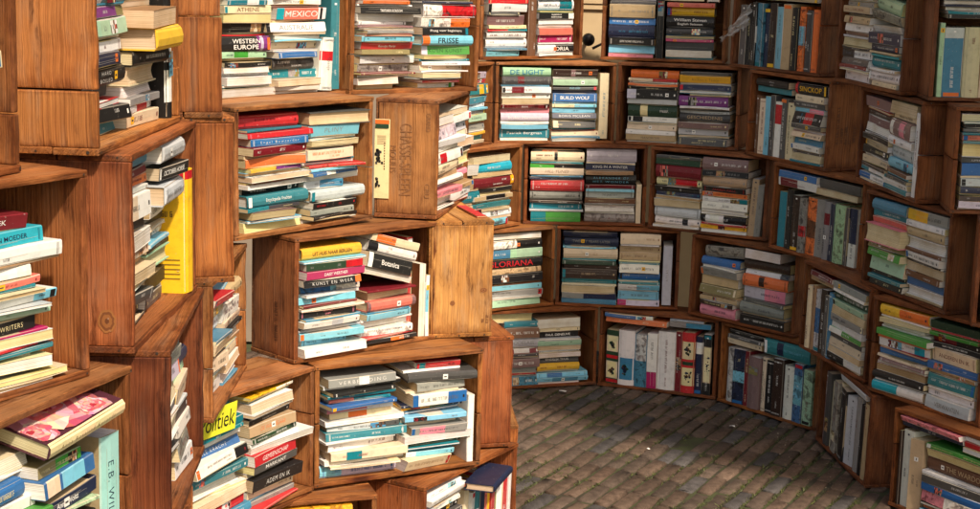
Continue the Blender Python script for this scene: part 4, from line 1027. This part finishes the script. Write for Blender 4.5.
        F2.append([o_, o_+1, o_+2, o_+3]); g_ = rg.uniform(.5, 1.4); K2.append(rg.choice(((.16*g_, .10*g_, .05*g_), (.10*g_, .075*g_, .04*g_), (.26*g_, .22*g_, .16*g_))))
    m2 = MB(); m2.add(V2, F2, K2, INK); tag(m2.build('leaf_litter'), 'dry leaf crumbs and grit scattered along the foot of the crates', 'leaf litter', None, 'stuff')
    mb = MB(); mb.add(V, F, K, INK); o = mb.build('joint_moss'); tag(o, 'moss and grass sprouting in the paving joints', 'moss', None, 'stuff')
    for k, (x, y, s, lab) in enumerate([(.31, 6.46-.06, .017, 'white paper scrap on the paving by the back crates'), (.94, 5.96, .014, 'white paper scrap on the dark paving near the right crates'), (.59, 5.64, .007, 'tiny pale scrap in the middle of the paving')]):
        rg = random.Random(k); mb = MB(); n = 7
        V = [(0, 0, .006)]+[(s*rg.uniform(.6, 1.2)*math.cos(i*6.283/n), s*rg.uniform(.5, 1)*math.sin(i*6.283/n), rg.uniform(.0015, .007)) for i in range(n)]
        mb.add(V, [[0, 1+i, 1+(i+1) % n] for i in range(n)], LIN['wh'], INK); o = mb.build('paper_scrap'); o.location = (x, y, 0); tag(o, lab, 'litter', 'paper scraps on the paving')
paving()

# ---------------------------------------------------------------- house wall with cream door behind the back crates
def paint(name, colr, rough=.5):
    m, nt, b = new_mat(name); L = nt.links.new
    tc = node(nt, 'ShaderNodeTexCoord'); n1 = node(nt, 'ShaderNodeTexNoise', i_Scale=6.0, i_Detail=6.0); L(tc.outputs['Object'], n1.inputs['Vector'])
    L(mix(nt, 'MULTIPLY', 1.0, colr, ramp(nt, n1.outputs['Fac'], [(.3, .82), (.6, 1.0)])), b.inputs['Base Color']); b.inputs['Roughness'].default_value = rough
    return m
def mesh_boxes(name, boxes, mat, parent=None):
    bm = bmesh.new()
    for bx in boxes:
        v, f = box_faces(*bx); vs = [bm.verts.new(p) for p in v]
        for q in f: bm.faces.new([vs[i] for i in q])
    bmesh.ops.bevel(bm, geom=list(bm.edges), offset=.003, segments=2, affect='EDGES')
    me = bpy.data.meshes.new(name); bm.to_mesh(me); bm.free(); me.materials.append(mat)
    o = bpy.data.objects.new(name, me); C.objects.link(o)
    if parent: o.parent = parent
    return o
cream = paint('cream_door_paint', (.66,.50,.29)); brickm = paint('plaster', (.30,.24,.18), .9); iron = paint('black_iron', (.012,.012,.013), .35)
w = mesh_boxes('house_wall', [(-4, -.12, 7.1, 7.4, 0, 5), (.93, 6, 7.1, 7.4, 0, 5), (-.118, .928, 7.1, 7.4, 2.4, 5)], brickm)
tag(w, 'plain plastered house wall behind the back row of crates', 'wall')
d = empty('door', Matrix.Translation((.4, 7.08, 0)), 'cream panelled door with black knob, seen in the gap between top crates', 'door')
mesh_boxes('door_leaf', [(-.515, .525, .03, .07, 0, 2.39)], cream, d)
mesh_boxes('panel_moulding', [(-.42, .43, .010, .0298, 1.545, 1.575), (-.42, .43, .016, .0298, 1.52, 1.543), (-.42, .43, .012, .0298, .95, .99), (-.42, .43, .012, .0298, 1.98, 2.02)], cream, d)
bm = bmesh.new(); bmesh.ops.create_uvsphere(bm, u_segments=24, v_segments=14, radius=.028)
for v in bm.verts: v.co.y *= .85
r1 = bmesh.ops.create_cone(bm, segments=16, radius1=.010, radius2=.008, depth=.06, cap_ends=True, matrix=Matrix.Translation((0, .035, 0)) @ Matrix.Rotation(math.pi/2, 4, 'X'))
me = bpy.data.meshes.new('door_knob'); bm.to_mesh(me); bm.free(); me.materials.append(iron)
for p in me.polygons: p.use_smooth = True
o = bpy.data.objects.new('door_knob', me); C.objects.link(o); o.parent = d; o.location = (-.002, -.04, 1.395)
bm = bmesh.new(); bmesh.ops.create_cone(bm, segments=12, radius1=.006, radius2=.005, depth=.07, cap_ends=True, matrix=Matrix.Translation((.048, -.03, 1.373)) @ Matrix.Rotation(R(62), 4, 'Y'))
me = bpy.data.meshes.new('latch_bar'); bm.to_mesh(me); bm.free(); me.materials.append(iron)
o = bpy.data.objects.new('latch_bar', me); C.objects.link(o); o.parent = d

# ---------------------------------------------------------------- unseen sheet added above the frame to throw shade on the back and right crates
am = paint('shade_sheet_canvas', (.30,.27,.20), .9)
HZ = 2.95
pl = [(1.27, 7.1), (1.27, 3.84), (2.55, 2.62), (4.6, 2.2), (4.6, 7.1)]
V = [(x, y, HZ+.05*math.sin(x*3)*0+(y-4)*.05) for x, y in pl]; V += [(x, y, z-.012) for x, y, z in V]; n = len(pl)
me = bpy.data.meshes.new('added_shade_sheet'); me.from_pydata(V, [], [list(range(n))[::-1], list(range(n, 2*n))]+[[i, (i+1) % n, n+(i+1) % n, n+i] for i in range(n)]); me.materials.append(am)
o = bpy.data.objects.new('added_shade_sheet', me); C.objects.link(o); o['kind'] = 'structure'

# ---------------------------------------------------------------- light
S = Vector((.32, -.62, .72)).normalized()
sun = bpy.data.lights.new('sun', 'SUN'); sun.energy = SUN_E; sun.angle = R(3.0); sun.color = (1.0, .85, .68)
so = bpy.data.objects.new('sun', sun); C.objects.link(so); so.rotation_euler = S.to_track_quat('Z', 'Y').to_euler(); so.location = (2, -3, 6)
wd = bpy.data.worlds.new('World'); bpy.context.scene.world = wd; wd.use_nodes = True
nt = wd.node_tree; bg = nt.nodes['Background']; sky = nt.nodes.new('ShaderNodeTexSky'); sky.sky_type = 'NISHITA'; sky.sun_disc = False
sky.sun_elevation = math.asin(S.z); sky.sun_rotation = math.atan2(S.x, S.y); sky.air_density = 1.0; sky.dust_density = 3.0
nt.links.new(mix(nt, 'MULTIPLY', 1.0, sky.outputs[0], (1.08, .96, .80)), bg.inputs[0]); bg.inputs[1].default_value = SKY_E

# ---------------------------------------------------------------- camera
cam = bpy.data.cameras.new('camera'); co = bpy.data.objects.new('camera', cam); C.objects.link(co)
cam.sensor_width = 36; cam.lens = cf/980*36; cam.clip_end = 500; cam.clip_start = .05
co.matrix_world = camM
cam.dof.use_dof = False
sc = bpy.context.scene; sc.camera = co
sc.view_settings.view_transform = 'Standard'; sc.view_settings.look = 'None'; sc.view_settings.exposure = 0
